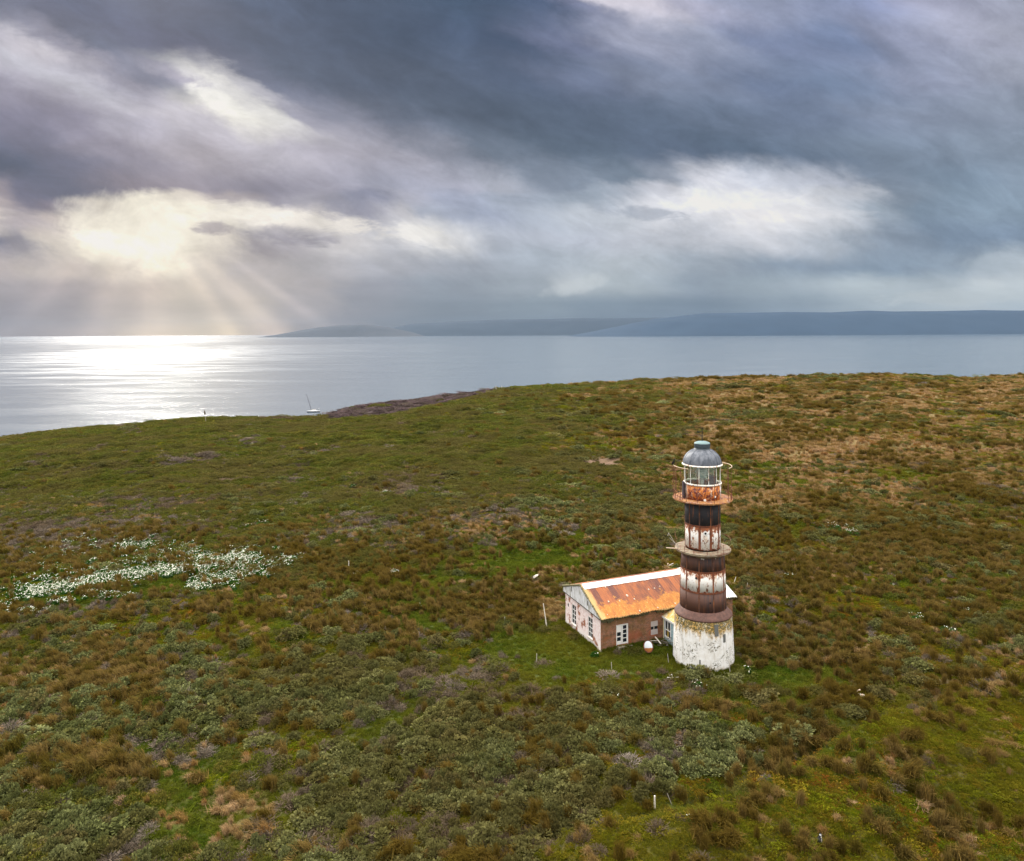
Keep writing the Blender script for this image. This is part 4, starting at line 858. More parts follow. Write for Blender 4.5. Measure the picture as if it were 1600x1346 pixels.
    mb.box(s0 - 0.01, -0.90, 1.3, s0 + 0.06, -0.84, 2.27); mb.box(s0 - 0.01, -1.34, 1.28, s0 + 0.06, -0.38, 1.34)
    wf = mb.build('window', M['white'], Cc)
    mb = MB(); mb.box(s0 + 0.1, -1.36, 0.55, s0 + 0.12, -0.36, 2.3); mb.build('pane', mgl, wf)
    mb = MB(); mb.box(s0 + 0.085, -0.95, 0.62, s0 + 0.095, -0.62, 1.5); mb.build('curtain', m_plain('ochre_cloth', (0.36, 0.26, 0.06), 0.9), wf)
    mb = MB(); mb.box(s0 - 0.05, -0.16, -0.1, s0 + 0.0, -0.06, CZ + 0.02); mb.build('corner_post', m_plain('yellowed_trim', (0.66, 0.53, 0.30), 0.8), Cc)
    mro, n = material('lichen_roof'); p = n.coord('Object'); f = n.noise(p, 2.4, 7, 0.72); g = n.noise(p, 5, 5, 0.7)
    c = n.mix(n.step(f, 0.4, 0.6), (0.52, 0.34, 0.08, 1), (0.60, 0.50, 0.32, 1)); c = n.mix(n.m('MULTIPLY', n.step(g, 0.58, 0.66), 0.8), c, (0.2, 0.13, 0.04, 1)); principled(n, c, 0.9)
    rm = (s0 + s1) / 2; mb = MB(); 
    mb.add([(s0 - 0.14, w1, CZ), (s0 - 0.14, -0.02, CZ), (rm, -0.02, CZ + 0.62), (rm, w1, CZ + 0.62), (s1 + 0.14, -0.02, CZ), (s1 + 0.14, w1, CZ)], [(0, 3, 2, 1), (3, 5, 4, 2)])
    mb.add([(s0 - 0.14, w1, CZ - 0.06), (s0 - 0.14, -0.02, CZ - 0.06), (rm, -0.02, CZ + 0.56), (rm, w1, CZ + 0.56), (s1 + 0.14, -0.02, CZ - 0.06), (s1 + 0.14, w1, CZ - 0.06)], [(0, 1, 2, 3), (3, 2, 4, 5)])
    cr = mb.build('corridor_roof', mro, Cc)
    mb = MB(); mb.box(s0 - 0.17, w1, CZ - 0.16, s0 - 0.143, -0.02, CZ + 0.02); mb.build('fascia_board', M['white'], cr)
    return H
HOUSE = build_house()
def hp(s, w, z=0): return (AX + HU[0] * s + HW[0] * w, AY + HU[1] * s + HW[1] * w, G0 + z)

# ================================================================ SMALL THINGS
def loft_figure(mb, rings, seg=14):
    """rings: (cx, cy, cz, rx, ry, tiltdir) horizontal ellipses"""
    R = []
    for (cx, cy, cz, rx, ry) in rings:
        R.append([(cx + rx * math.cos(2 * math.pi * i / seg), cy + ry * math.sin(2 * math.pi * i / seg), cz) for i in range(seg)])
    mb.loft(R)
# penguin
def build_penguin():
    x, y, z = ground_pt(1281, 1320)
    P_ = empty('penguin', (x, y, z - 0.02), math.radians(245)); tag(P_, 'small black and white penguin standing in the grass near the bottom edge', 'penguin')
    mb = MB(); rings = [(0,0,0.02,0.09,0.10),(0,0.0,0.10,0.13,0.13),(0,0.0,0.22,0.145,0.14),(0,0.0,0.36,0.13,0.125),(0,0.01,0.46,0.10,0.10),(0,0.02,0.53,0.065,0.065),(0,0.03,0.57,0.062,0.068),(0,0.035,0.62,0.066,0.075),(0,0.04,0.67,0.05,0.058),(0,0.045,0.70,0.02,0.025)]
    loft_figure(mb, rings, 16)
    mb.loft([[(0.018*math.cos(t), 0.10, 0.63+0.018*math.sin(t)) for t in np.linspace(0, 5.2, 6)], [(0.004*math.cos(t), 0.19, 0.615+0.004*math.sin(t)) for t in np.linspace(0, 5.2, 6)]])
    for s in (-1, 1):
        mb.loft([[(s*0.125, 0.03, 0.43), (s*0.15, 0.05, 0.43), (s*0.15, -0.04, 0.43), (s*0.125, -0.03, 0.43)], [(s*0.17, 0.04, 0.28), (s*0.20, 0.05, 0.28), (s*0.20, -0.03, 0.28), (s*0.17, -0.03, 0.28)], [(s*0.20, 0.01, 0.15), (s*0.215, 0.015, 0.15), (s*0.215, -0.01, 0.15), (s*0.20, -0.01, 0.15)]])
        mb.loft([[(s*0.03, -0.03, 0.0), (s*0.09, -0.03, 0.0), (s*0.09, -0.03, 0.04), (s*0.03, -0.03, 0.04)], [(s*0.02, 0.15, 0.0), (s*0.11, 0.15, 0.0), (s*0.11, 0.15, 0.015), (s*0.02, 0.15, 0.015)]])
    mb.loft([[(-0.06, -0.08, 0.10), (0.06, -0.08, 0.10), (0.05, -0.11, 0.14), (-0.05, -0.11, 0.14)], [(-0.03, -0.24, 0.01), (0.03, -0.24, 0.01), (0.03, -0.24, 0.03), (-0.03, -0.24, 0.03)]])
    m, n = material('penguin_plumage'); p = n.coord('Object'); X, Y, Z = n.sep(p)
    belly = n.m('MULTIPLY', n.step(n.m('SUBTRACT', Y, n.m('MULTIPLY', n.m('ABSOLUTE', X), 0.6)), 0.015, 0.035), n.m('MULTIPLY', n.step(Z, 0.03, 0.06), n.m('SUBTRACT', 1.0, n.step(Z, 0.52, 0.54))))
    bandm = n.m('MULTIPLY', n.step(Z, 0.40, 0.41), n.m('SUBTRACT', 1.0, n.step(Z, 0.44, 0.45)))
    face = n.m('MULTIPLY', n.step(Z, 0.575, 0.59), n.m('MULTIPLY', n.m('SUBTRACT', 1.0, n.step(Z, 0.655, 0.665)), n.step(n.m('ABSOLUTE', X), 0.03, 0.045)))
    c = n.mix(n.m('MAXIMUM', n.m('MULTIPLY', belly, n.m('SUBTRACT', 1.0, bandm)), face), (0.012, 0.012, 0.016, 1), (0.78, 0.76, 0.74, 1))
    principled(n, c, 0.7); mb.build('body', m, P_, smooth=True, fix=True)
build_penguin()
# bird on the upper gallery rail
def build_bird():
    x, y = ON(2.9, math.radians(-91)); B = empty('bird', (TX + x, TY + y, G0 + ZRAIL + 0.03), math.radians(200)); tag(B, 'dark bird of prey perched on the left end of the upper gallery handrail', 'bird')
    mb = MB(); k = []
    for (cy, cz, r) in ((-0.34, -0.16, 0.02), (-0.24, -0.02, 0.05), (-0.14, 0.12, 0.105), (-0.04, 0.24, 0.135), (0.04, 0.36, 0.125), (0.08, 0.46, 0.08), (0.09, 0.52, 0.065), (0.12, 0.58, 0.068), (0.15, 0.63, 0.05), (0.20, 0.63, 0.025), (0.25, 0.60, 0.008)):
        k.append([(r * math.cos(t), cy + 0.5 * r * math.sin(t), cz + 0.85 * r * math.sin(t)) for t in np.linspace(0, 2 * math.pi, 13)[:-1]])
    mb.loft(k)
    for s in (-1, 1):
        mb.loft([[(s*0.11, 0.02, 0.40), (s*0.145, 0.0, 0.38), (s*0.14, -0.08, 0.30), (s*0.10, -0.06, 0.3)], [(s*0.12, -0.08, 0.18), (s*0.15, -0.10, 0.17), (s*0.14, -0.18, 0.1), (s*0.1, -0.16, 0.1)], [(s*0.05, -0.24, 0.0), (s*0.07, -0.25, 0.0), (s*0.06, -0.29, -0.04), (s*0.04, -0.28, -0.04)]])
        mb.tube((s * 0.05, -0.02, 0.14), (s * 0.05, 0.0, 0.0), 0.018, seg=6)
    mb.build('body', M['bird'], B, smooth=True, fix=True)
build_bird()
# metal dish leaning by the house
def build_dish():
    x, y, z = ground_pt(1013, 1023)
    D_ = empty('metal_dish', (x, y, G0 + 0.80)); tag(D_, 'round white and rusty orange metal dish standing on edge beside the house', 'metal dish')
    D_.rotation_euler = (math.radians(78), 0, math.radians(-48)); 
    m, n = material('dish_paint'); p = n.coord('Object'); X, Y, Z = n.sep(p); f = n.noise(p, 3, 6, 0.7)
    v = n.m('ADD', n.m('ADD', Y, n.m('MULTIPLY', X, -0.35)), n.m('MULTIPLY', n.m('SUBTRACT', f, 0.5), 0.25)); c = n.mix(n.step(v, -0.20, -0.14), (0.36, 0.13, 0.035, 1), (0.66, 0.70, 0.74, 1)); principled(n, c, 0.5)
    mb = MB(); mb.lathe([(0.0, 0.05), (0.3, 0.04), (0.5, 0.01), (0.60, -0.02)], 32); mb.build('dish_face', m, D_, smooth=True)
    mb = MB(); mb.lathe([(0.60, -0.03), (0.66, -0.01), (0.70, 0.04), (0.71, 0.0), (0.68, -0.10), (0.55, -0.22), (0.0, -0.30)], 32); D_.scale = (0.88, 0.88, 0.88); mb.build('rim', M['rust'], D_, smooth=True)
build_dish()
def post(name, px0, py0, hgt, rad, lean, label, mat, cat='post', group=None, z_override=None):
    x, y, z = ground_pt(px0, py0)
    mb = MB(); p0 = (0, 0, -0.25); p1 = (lean[0], lean[1], hgt); k = 5
    pts = [Vector(p0).lerp(Vector(p1), i / k) for i in range(k + 1)]
    for i, (a, b) in enumerate(zip(pts[:-1], pts[1:])): mb.tube(a, b, rad * (1 - 0.06 * i), rad * (1 - 0.06 * (i + 1)), seg=7)
    o = mb.build(name, mat); o.location = (x, y, z); tag(o, label, cat, group); return o
post('pole', 855, 982, 2.75, 0.065, (-0.42, 0.1), 'white leaning pole standing in the trodden grass left of the house', M['bleached'], 'pole')
post('fence_post', 1023, 1266, 0.95, 0.075, (0.0, 0.0), 'short pale wooden post at the ditch below the lighthouse', M['bleached'])
post('stake', 1052, 1261, 0.8, 0.02, (-0.4, 0.1), 'thin leaning stake right of the short pale post', M['wood_grey'], 'stake')
post('stake', 1045, 1038, 1.0, 0.035, (-0.12, 0), 'thin grey stake between the metal dish and the lighthouse base', M['wood_grey'], 'stake')
post('stake', 1141, 1052, 1.35, 0.035, (-0.12, 0), 'grey stake leaning against the right side of the lighthouse base', M['wood_grey'], 'stake')
post('stake', 1106, 1058, 0.5, 0.03, (0, 0), 'short stub of a stake in front of the lighthouse base', M['wood_grey'], 'stake')
post('fence_post', 956, 1048, 0.8, 0.04, (-0.05, 0), 'thin grey post in the green grass below the brick wall', M['wood_grey'])
post('fence_post', 838, 1036, 0.9, 0.05, (0.05, 0), 'grey stub in the lawn left of the pink gable', M['wood_grey'])
post('fence_post', 788, 975, 0.75, 0.045, (0.05, 0), 'small grey post on the lawn left of the leaning white pole', M['wood_grey'])
post('stake', 912, 908, 0.7, 0.04, (0, 0), 'stake standing behind the ridge of the house roof', M['wood_grey'], 'stake')
post('stake', 1145, 914, 1.0, 0.045, (0.45, 0.1), 'pale leaning stick behind the right end of the house', M['bleached'], 'stake')
post('fence_post', 1168, 921, 0.75, 0.05, (0, 0), 'dark grey post in the tussocks right of the house', M['wood_grey'])
post('marker', 1134, 1181, 0.42, 0.05, (0, 0), 'small white marker among the shrubs below the lighthouse', M['white'], 'marker')
post('fence_post', 545, 889, 1.1, 0.07, (0, 0), 'lone pale post in the moor right of the flower patch', M['bleached'])
post('fence_post', 775, 611, 3.0, 0.25, (0, 0), 'tiny left post on the skyline above the shore', M['wood_grey'])
post('fence_post', 784, 611, 3.0, 0.25, (0, 0), 'tiny right post on the skyline above the shore', M['wood_grey'])
# log
def log(name, px, py, length, rad, rz, label, mat, cat, tilt=0.0):
    x, y, z = ground_pt(px, py); mb = MB(); k = 6
    pts = [Vector((-length / 2 + length * i / k, 0.04 * math.sin(i * 1.9), rad + 0.02 * math.cos(i * 2.3))) for i in range(k + 1)]
    for i, (a, b) in enumerate(zip(pts[:-1], pts[1:])): mb.tube(a, b, rad * (1 - 0.07 * i), rad * (1 - 0.07 * (i + 1)), seg=8)
    mb.tube(pts[2], pts[2] + Vector((0.1, 0.14, 0.16)), rad * 0.35, rad * 0.2, seg=6)
    o = mb.build(name, mat); o.location = (x, y, z + 0.1); o.rotation_euler = (0, tilt, rz); tag(o, label, cat); return o
log('driftwood', 839, 903, 1.5, 0.17, math.radians(58), 'thick white driftwood log behind the pink gable', M['bleached'], 'log')
log('driftwood', 862, 914, 0.9, 0.06, math.radians(-50), 'thin pale stick lying left of the house corner', M['bleached'], 'stick')
log('driftwood', 823, 943, 1.2, 0.07, math.radians(-30), 'pale stick lying at the left edge of the trodden ground', M['bleached'], 'stick')
log('driftwood', 1053, 1062, 1.3, 0.06, math.radians(5), 'forked bleached branch lying in front of the lighthouse', M['bleached'], 'branch')
log('driftwood', 1047, 1058, 0.8, 0.05, math.radians(110), 'short bleached branch propped on the forked branch', M['bleached'], 'branch', tilt=0.5)
def plank_pile(name, px, py, nn, size, label, mats, cat='debris', seed=3):
    x, y, z = ground_pt(px, py); E_ = empty(name, (x, y, z)); tag(E_, label, cat); rng = random.Random(seed)
    for i in range(nn):
        L_ = size * (0.5 + 0.7 * rng.random()); mb = MB(); mb.box(-L_ / 2, -0.07, -0.02, L_ / 2, 0.07, 0.02)
        o = mb.build('plank', mats[i % len(mats)], E_); o.location = (rng.uniform(-size, size) * 0.55, rng.uniform(-size, size) * 0.35, 0.1 + 0.07 * i); o.rotation_euler = (rng.uniform(-.3, .3), rng.uniform(-.45, .45), rng.uniform(0, 3.1))
M['rotten'] = m_plain('rotten_wood', (0.10, 0.085, 0.06), 0.9, 0.4)
plank_pile('plank_heap', 1033, 1010, 9, 1.5, 'heap of broken dark planks below the blue corridor wall', [M['rotten'], M['wood_grey'], M['rotten']])
plank_pile('board_scraps', 1338, 1091, 6, 0.9, 'scattered pale and rusty board scraps among the shrubs right of the lighthouse', [M['bleached'], M['wood_grey'], M['bleached_o']], seed=8)
plank_pile('plank_heap', 1042, 886, 5, 1.6, 'weathered planks lying behind the house by the tower', [M['wood_grey'], M['bleached_o']], seed=11)
def barrel(px, py, label):
    x, y, z = ground_pt(px, py); mb = MB(); mb.lathe([(0.0, 0.0), (0.26, 0.0), (0.28, 0.05), (0.28, 0.38), (0.30, 0.40), (0.28, 0.42), (0.28, 0.82), (0.26, 0.86), (0.0, 0.84)], 20)
    o = mb.build('oil_drum', m_rust('drum_rust', (0.07, 0.02, 0.015, 1), (0.14, 0.04, 0.03, 1))); o.rotation_euler = (math.radians(90), 0, math.radians(65)); o.location = (x, y, z + 0.25); tag(o, label, 'oil drum')
barrel(871, 931, 'dark red rusty drum lying behind the pink gable')
# topmark beacon on the shore
def beacon():
    x, y, z = ground_pt(321, 661)
    B = empty('shore_marker', (x, y, z - 0.3)); tag(B, 'tiny shore marker pole with a dark top on the left skyline', 'marker')
    mb = MB(); mb.tube((0.3, 0, 0), (-0.25, 0, 4.6), 0.10, 0.08, seg=6); mb.build('pole', M['wood_grey'], B)
    mb = MB(); mb.tube((-0.22, 0, 4.1), (-0.4, 0, 5.8), 0.48, 0.22, seg=8); mb.build('top_mark', M['rotten'], B)
beacon()
# sailing boat ------------------------------------------------------------------
def build_boat():
    Yb = 625.0; xb = (489 - 800) / F * Yb
    B = empty('sailing_boat', (xb, Yb, 0.0), math.radians(14)); tag(B, 'white and dark blue sailing boat at anchor with bare mast, off the shore', 'sailing boat')
    rings = []
    for i in range(13):
        t = i / 12; x = -5.4 + 10.8 * t; w = 1.75 * (math.sin(math.pi * min(1, 0.04 + t * 0.62 + 0.12)) ** 0.8) if t > 0.02 else 0.06
        w = max(0.06, 1.75 * min(1, (t / 0.45) ** 0.7) * (1 - 0.25 * max(0, (t - 0.6) / 0.4) ** 2)); sh = 1.35 - 0.35 * t + 0.1 * (1 - t) ** 2
        rings.append([(x - 0.5 * (1 - t) * 0, -w, sh), (x, -w * 0.95, 0.45), (x, -w * 0.65, -0.35), (x, 0, -0.5), (x, w * 0.65, -0.35), (x, w * 0.95, 0.45), (x, w, sh)])
    mh, n = material('boat_hull'); X, Y, Z = n.sep(n.coord('Object')); c = n.mix(n.step(Z, 0.80, 0.88), (0.03, 0.035, 0.06, 1), (0.62, 0.62, 0.62, 1)); principled(n, c, 0.35)
    mb = MB(); mb.loft(rings); mb.build('hull', mh, B, smooth=False, fix=True)
    mb = MB(); mb.loft([[(-2.6, -0.5, 1.2), (-2.6, 0.5, 1.2), (-2.4, 0.45, 1.45), (-2.4, -0.45, 1.45)], [(0.4, -1.0, 1.1), (0.4, 1.0, 1.1), (0.2, 0.85, 1.75), (0.2, -0.85, 1.75)], [(2.2, -1.0, 1.05), (2.2, 1.0, 1.05), (2.0, 0.85, 1.75), (2.0, -0.85, 1.75)]]); mb.build('cabin', M['white'], B, fix=True)
    mb = MB(); mb.tube((-1.6, 0, 1.2), (-5.4, 0, 15.0), 0.24, 0.17, seg=8); mb.tube((-5.3, 0, 15.0), (-7.2, 0, 15.1), 0.10, seg=5); mb.build('mast', m_plain('grey_spar', (0.12, 0.12, 0.14), 0.5), B)
    mb = MB(); mb.tube((-1.9, 0, 2.2), (2.4, 0, 2.5), 0.16, 0.12, seg=8); mb.build('boom', M['wood_grey'], B)
    mb = MB(); mb.tube((-5.3, 0, 1.6), (-5.4, 0, 14.6), 0.02, seg=4); mb.tube((5.0, 0, 1.2), (-5.4, 0, 14.9), 0.02, seg=4); mb.build('rigging', M['wood_grey'], B)
    mb = MB(); mb.tube((4.4, -1.3, 1.0), (4.5, -1.3, 3.0), 0.06, seg=5); mb.tube((4.4, 1.3, 1.0), (4.5, 1.3, 3.0), 0.06, seg=5); mb.box(4.1, -1.4, 3.0, 5.1, 1.4, 3.1); mb.build('stern_arch', m_plain('grey_arch', (0.15, 0.15, 0.17), 0.5), B)
build_boat()

# ================================================================ PLANTS
rng = np.random.default_rng(11)
def foliage_mat(name, cols, patch=None, transl=0.25, rough=0.7, pscale=0.05):
    m, n = material(name)
    oi = n.n.new('ShaderNodeObjectInfo'); ge = n.n.new('ShaderNodeNewGeometry')
    k = len(cols); c = n.ramp(oi.outputs['Random'], [(i / (k - 1), v) for i, v in enumerate(cols)])
    isl = ge.outputs['Random Per Island']
    c = n.mix(1.0, c, n.ramp(isl, [(0.0, (0.55, 0.55, 0.55)), (0.6, (1, 1, 1)), (1.0, (1.7, 1.6, 1.45))]), 'MULTIPLY')
    if patch:
        f = n.noise(ge.outputs['Position'], pscale, 4, 0.6); c = n.mix(n.m('MULTIPLY', n.step(f, 0.42, 0.62), 0.75), c, tuple(patch) + (1,))
    d = n.n.new('ShaderNodeBsdfDiffuse'); n.put(d.inputs[0], c); t = n.n.new('ShaderNodeBsdfTranslucent'); n.put(t.inputs[0], c)
    mx = n.n.new('ShaderNodeMixShader'); mx.inputs[0].default_value = transl; n.l.new(d.outputs[0], mx.inputs[1]); n.l.new(t.outputs[0], mx.inputs[2])
    o = n.n.new('ShaderNodeOutputMaterial'); n.l.new(mx.outputs[0], o.inputs[0]); return m
def leaf_quads(P, A, B, ln, wd):
    """P base, A axis, B width direction"""
    ln = ln[:, None]; wd = wd[:, None]
    v0 = P - B * wd * 0.35; v1 = P + B * wd * 0.35; v2 = P + A * ln * 0.75 + B * wd * 0.5; v3 = P + A * ln * 0.85 - B * wd * 0.4
    V = np.stack([v0, v1, v2, v3], 1).reshape(-1, 3); Fq = np.arange(len(V)).reshape(-1, 4); return V, Fq
def nrm(a): return a / (np.linalg.norm(a, axis=1, keepdims=True) + 1e-9)
def lobes_mesh(seed, nl, per, R, H, lr, leaf, wid, upright=0.4):
    r = np.random.default_rng(seed); Vs = []; Fs = []; b = 0
    for i in range(nl):
        th = r.uniform(0, 2 * np.pi); ph = math.acos(r.uniform(0.05, 1.0)); rad = r.uniform(0.55, 1.0)
        c = np.array([R * rad * math.sin(ph) * math.cos(th), R * rad * math.sin(ph) * math.sin(th), H * (0.15 + 0.85 * math.cos(ph) * rad)])
        rr = lr * r.uniform(0.7, 1.25)
        d = nrm(r.normal(size=(per, 3)) + np.array([0, 0, 0.55]))
        P = c + d * rr * r.uniform(0.75, 1.0, (per, 1)); P[:, 2] = np.maximum(P[:, 2], 0.02)
        A = nrm(d + r.normal(size=(per, 3)) * 0.45 + np.array([0, 0, upright])); B = nrm(np.cross(A, r.normal(size=(per, 3))))
        V, Fq = leaf_quads(P, A, B, leaf * r.uniform(0.6, 1.3, per), wid * r.uniform(0.7, 1.2, per)); Vs.append(V); Fs.append(Fq + b); b += len(V)
    return np.concatenate(Vs), np.concatenate(Fs)
def tussock_mesh(seed, nb, hgt, spread, wid, wind=(-0.10, -0.22), droop=0.5):
    r = np.random.default_rng(seed); base = r.normal(size=(nb, 2)) * spread * 0.30
    dirs = r.normal(size=(nb, 2)); dirs /= np.linalg.norm(dirs, axis=1, keepdims=True)
    out = np.abs(r.normal(size=nb)) * spread * 0.55; L = hgt * r.uniform(0.6, 1.1, nb)
    p0 = np.c_[base, np.zeros(nb) - 0.05]
    p1 = np.c_[base + dirs * out[:, None] * 0.35 + np.array(wind) * 0.35 * L[:, None], L * 0.62]
    p2 = np.c_[base + dirs * out[:, None] + np.array(wind) * L[:, None] * 1.2, L * (1 - droop * (out / spread) ** 1.2 * 0.6)]
    side = np.c_[-dirs[:, 1], dirs[:, 0], np.zeros(nb)]; ang = r.uniform(0, 3.14, nb); side = np.c_[np.cos(ang), np.sin(ang), np.zeros(nb)]
    w = (wid * r.uniform(0.7, 1.2, nb))[:, None]
    V = np.stack([p0 - side * w, p0 + side * w, p1 + side * w * 0.8, p1 - side * w * 0.8, p2 + side * w * 0.3, p2 - side * w * 0.3], 1).reshape(-1, 3)
    i = np.arange(nb)[:, None] * 6; Fq = np.concatenate([i + np.array([0, 1, 2, 3]), i + np.array([3, 2, 4, 5])]); return V, Fq
def twig_mesh(seed, nb, R, H):
    r = np.random.default_rng(seed); d = nrm(r.normal(size=(nb, 3)) * np.array([1, 1, 0.6]) + np.array([0, 0, 0.35])); d[:, 2] = np.abs(d[:, 2])
    P = d * np.array([R, R, H]) * r.uniform(0.25, 0.8, (nb, 1)); A = nrm(d + r.normal(size=(nb, 3)) * 0.5); B = nrm(np.cross(A, r.normal(size=(nb, 3))))
    return leaf_quads(P, A, B, r.uniform(0.15, 0.4, nb), np.full(nb, 0.028))
def proto(name, V, Fq, mat, n_extra=None):
    me = np_mesh(name, V, Fq, (mat,)); o = bpy.data.objects.new(name, me); return o

PM = {
 'ledge': foliage_mat('heather_twigs', [(0.080,0.058,0.060),(0.105,0.075,0.078),(0.070,0.060,0.040)], None, 0.1),
 'shrub': foliage_mat('shrub_leaves', [(0.092, 0.103, 0.033),(0.134, 0.150, 0.055),(0.172, 0.184, 0.076),(0.112, 0.112, 0.034),(0.156, 0.133, 0.055)], (0.112, 0.095, 0.030), 0.2),
 'tussock': foliage_mat('tussock_blades', [(0.114, 0.084, 0.016),(0.172, 0.118, 0.029),(0.224, 0.154, 0.051),(0.104, 0.086, 0.014),(0.260, 0.175, 0.062)], (0.129, 0.086, 0.014), 0.3),
 'straw': foliage_mat('straw_blades', [(0.321, 0.220, 0.088),(0.428, 0.289, 0.146),(0.475, 0.323, 0.187),(0.262, 0.179, 0.052),(0.356, 0.197, 0.078)], (0.238, 0.156, 0.047), 0.3),
 'heath': foliage_mat('heath_leaves', [(0.074, 0.091, 0.013),(0.114, 0.127, 0.022),(0.093, 0.097, 0.025),(0.141, 0.127, 0.022),(0.063, 0.071, 0.014)], (0.126, 0.102, 0.033)),
 'dead': foliage_mat('dead_twigs', [(0.145, 0.119, 0.093),(0.092, 0.069, 0.048),(0.198, 0.165, 0.138),(0.125, 0.086, 0.058)], (0.112, 0.079, 0.045), 0.1),
 'moss': foliage_mat('moss_leaves', [(0.092, 0.127, 0.006),(0.154, 0.162, 0.008),(0.175, 0.110, 0.014),(0.107, 0.121, 0.009),(0.226, 0.093, 0.017)], (0.123, 0.116, 0.009)),
 'lawn': foliage_mat('grass_blades', [(0.047, 0.082, 0.007),(0.073, 0.101, 0.009),(0.104, 0.121, 0.013),(0.057, 0.071, 0.009)], (0.130, 0.116, 0.012), 0.3),
}
PROTO = {
 'shrub': [proto('shrub', *lobes_mesh(s, 17, 62, 0.72, 0.62, 0.22, 0.13, 0.08), PM['shrub']) for s in range(6)],
 'tussock': [proto('tussock', *tussock_mesh(20 + s, 230, 0.95, 0.55, 0.016), PM['tussock']) for s in range(5)],
 'straw': [proto('straw_tuft', *tussock_mesh(30 + s, 190, 0.75, 0.5, 0.014, (-0.12, -0.2), 0.45), PM['straw']) for s in range(4)],
 'heath': [proto('heath', *lobes_mesh(40 + s, 16, 60, 0.78, 0.34, 0.22, 0.085, 0.05, 0.6), PM['heath']) for s in range(5)],
 'dead': [proto('dead_shrub', *twig_mesh(50 + s, 560, 0.8, 0.7), PM['dead']) for s in range(4)],
 'ledge': [proto('heather', *twig_mesh(80 + s, 420, 0.8, 0.5), PM['ledge']) for s in range(3)],
 'moss': [proto('moss', *lobes_mesh(60 + s, 14, 55, 0.8, 0.14, 0.18, 0.08, 0.04, 0.9), PM['moss']) for s in range(4)],
 'lawn': [proto('grass', *tussock_mesh(70 + s, 150, 0.26, 0.62, 0.014, (-0.1, -0.1), 0.9), PM['lawn']) for s in range(4)],
}
def blocked(x, y, m=0.25):
    rel = np.stack([x - AX, y - AY], -1); s = rel @ HU; w = rel @ HW
    house = (s > -m - 0.25) & (s < 17.2 + m) & (w > -m - 0.35) & (w < 8.5 + m); cor = (s > 7.5 - m) & (s < 10.1 + m) & (w > -3.2) & (w <= 0.1)
    tower = np.hypot(x - TX, y - TY) < 3.25 + m
    return house | cor | tower
def candidates(c0, k, ymin, ymax, tmax=0.80, seed=1):
    r = np.random.default_rng(seed); out = []
    y = ymin
    while y < ymax:
        c = max(c0, y * k); xs = np.arange(-tmax * y, tmax * y, c)
        out.append(np.c_[xs + r.uniform(-.55, .55, len(xs)) * c, y + r.uniform(-.55, .55, len(xs)) * c, np.full(len(xs), c)]); y += c * 0.92
    A = np.concatenate(out); D = np.interp(800 + F * A[:, 0] / A[:, 1], DED[:, 0], DED[:, 1]); A = A[A[:, 1] < D + 14]
    return A
def scatter_obj(name, kind, pts, rz, sc, idx, protos, label):
    me = bpy.data.meshes.new(name); me.vertices.add(len(pts)); me.vertices.foreach_set('co', np.asarray(pts, np.float32).ravel())
    a = me.attributes.new('rotv', 'FLOAT_VECTOR', 'POINT'); a.data.foreach_set('vector', np.asarray(rz, np.float32).ravel())
    a = me.attributes.new('scv', 'FLOAT_VECTOR', 'POINT'); a.data.foreach_set('vector', np.asarray(sc, np.float32).ravel())
    a = me.attributes.new('idx', 'INT', 'POINT'); a.data.foreach_set('value', np.asarray(idx, np.int32))
    o = bpy.data.objects.new(name, me); link(o); tag(o, label=label, kind='stuff')
    g = bpy.data.node_groups.new(name + '_scatter', 'GeometryNodeTree'); g.interface.new_socket('Geometry', in_out='INPUT', socket_type='NodeSocketGeometry'); g.interface.new_socket('Geometry', in_out='OUTPUT', socket_type='NodeSocketGeometry')
    gi = g.nodes.new('NodeGroupInput'); go = g.nodes.new('NodeGroupOutput'); ip = g.nodes.new('GeometryNodeInstanceOnPoints'); gt = g.nodes.new('GeometryNodeGeometryToInstance')
    for p in reversed(protos):
        oi = g.nodes.new('GeometryNodeObjectInfo'); oi.inputs['Object'].default_value = p; oi.inputs['As Instance'].default_value = True; g.links.new(oi.outputs['Geometry'], gt.inputs[0])
    jg = gt
    # join instances, pick by index
    g.nodes.remove(gt); jg = g.nodes.new('GeometryNodeJoinGeometry')
    for nd in [n_ for n_ in g.nodes if n_.bl_idname == 'GeometryNodeObjectInfo']: g.links.new(nd.outputs['Geometry'], jg.inputs[0])
    def at(nm, ty):
        x = g.nodes.new('GeometryNodeInputNamedAttribute'); x.data_type = ty; x.inputs[0].default_value = nm; return x.outputs[0]
    g.links.new(gi.outputs[0], ip.inputs['Points']); g.links.new(jg.outputs[0], ip.inputs['Instance']); ip.inputs['Pick Instance'].default_value = True
    g.links.new(at('idx', 'INT'), ip.inputs['Instance Index'])
    er = g.nodes.new('FunctionNodeEulerToRotation'); g.links.new(at('rotv', 'FLOAT_VECTOR'), er.inputs[0]); g.links.new(er.outputs[0], ip.inputs['Rotation'])
    g.links.new(at('scv', 'FLOAT_VECTOR'), ip.inputs['Scale']); g.links.new(ip.outputs[0], go.inputs[0])
    md = o.modifiers.new('scatter', 'NODES'); md.node_group = g
    return o
LABELS_V = {'ledge': 'dark purplish heather on the shore ledge', 'shrub': 'grey green scrub covering the moor', 'tussock': 'brown tussock grass covering the moor', 'straw': 'pale straw coloured dry grass', 'heath': 'low green heath cushions on the far slope',
            'dead': 'grey leafless twigs of dead scrub', 'moss': 'olive and rust coloured moss on the slope', 'lawn': 'short bright green grass'}
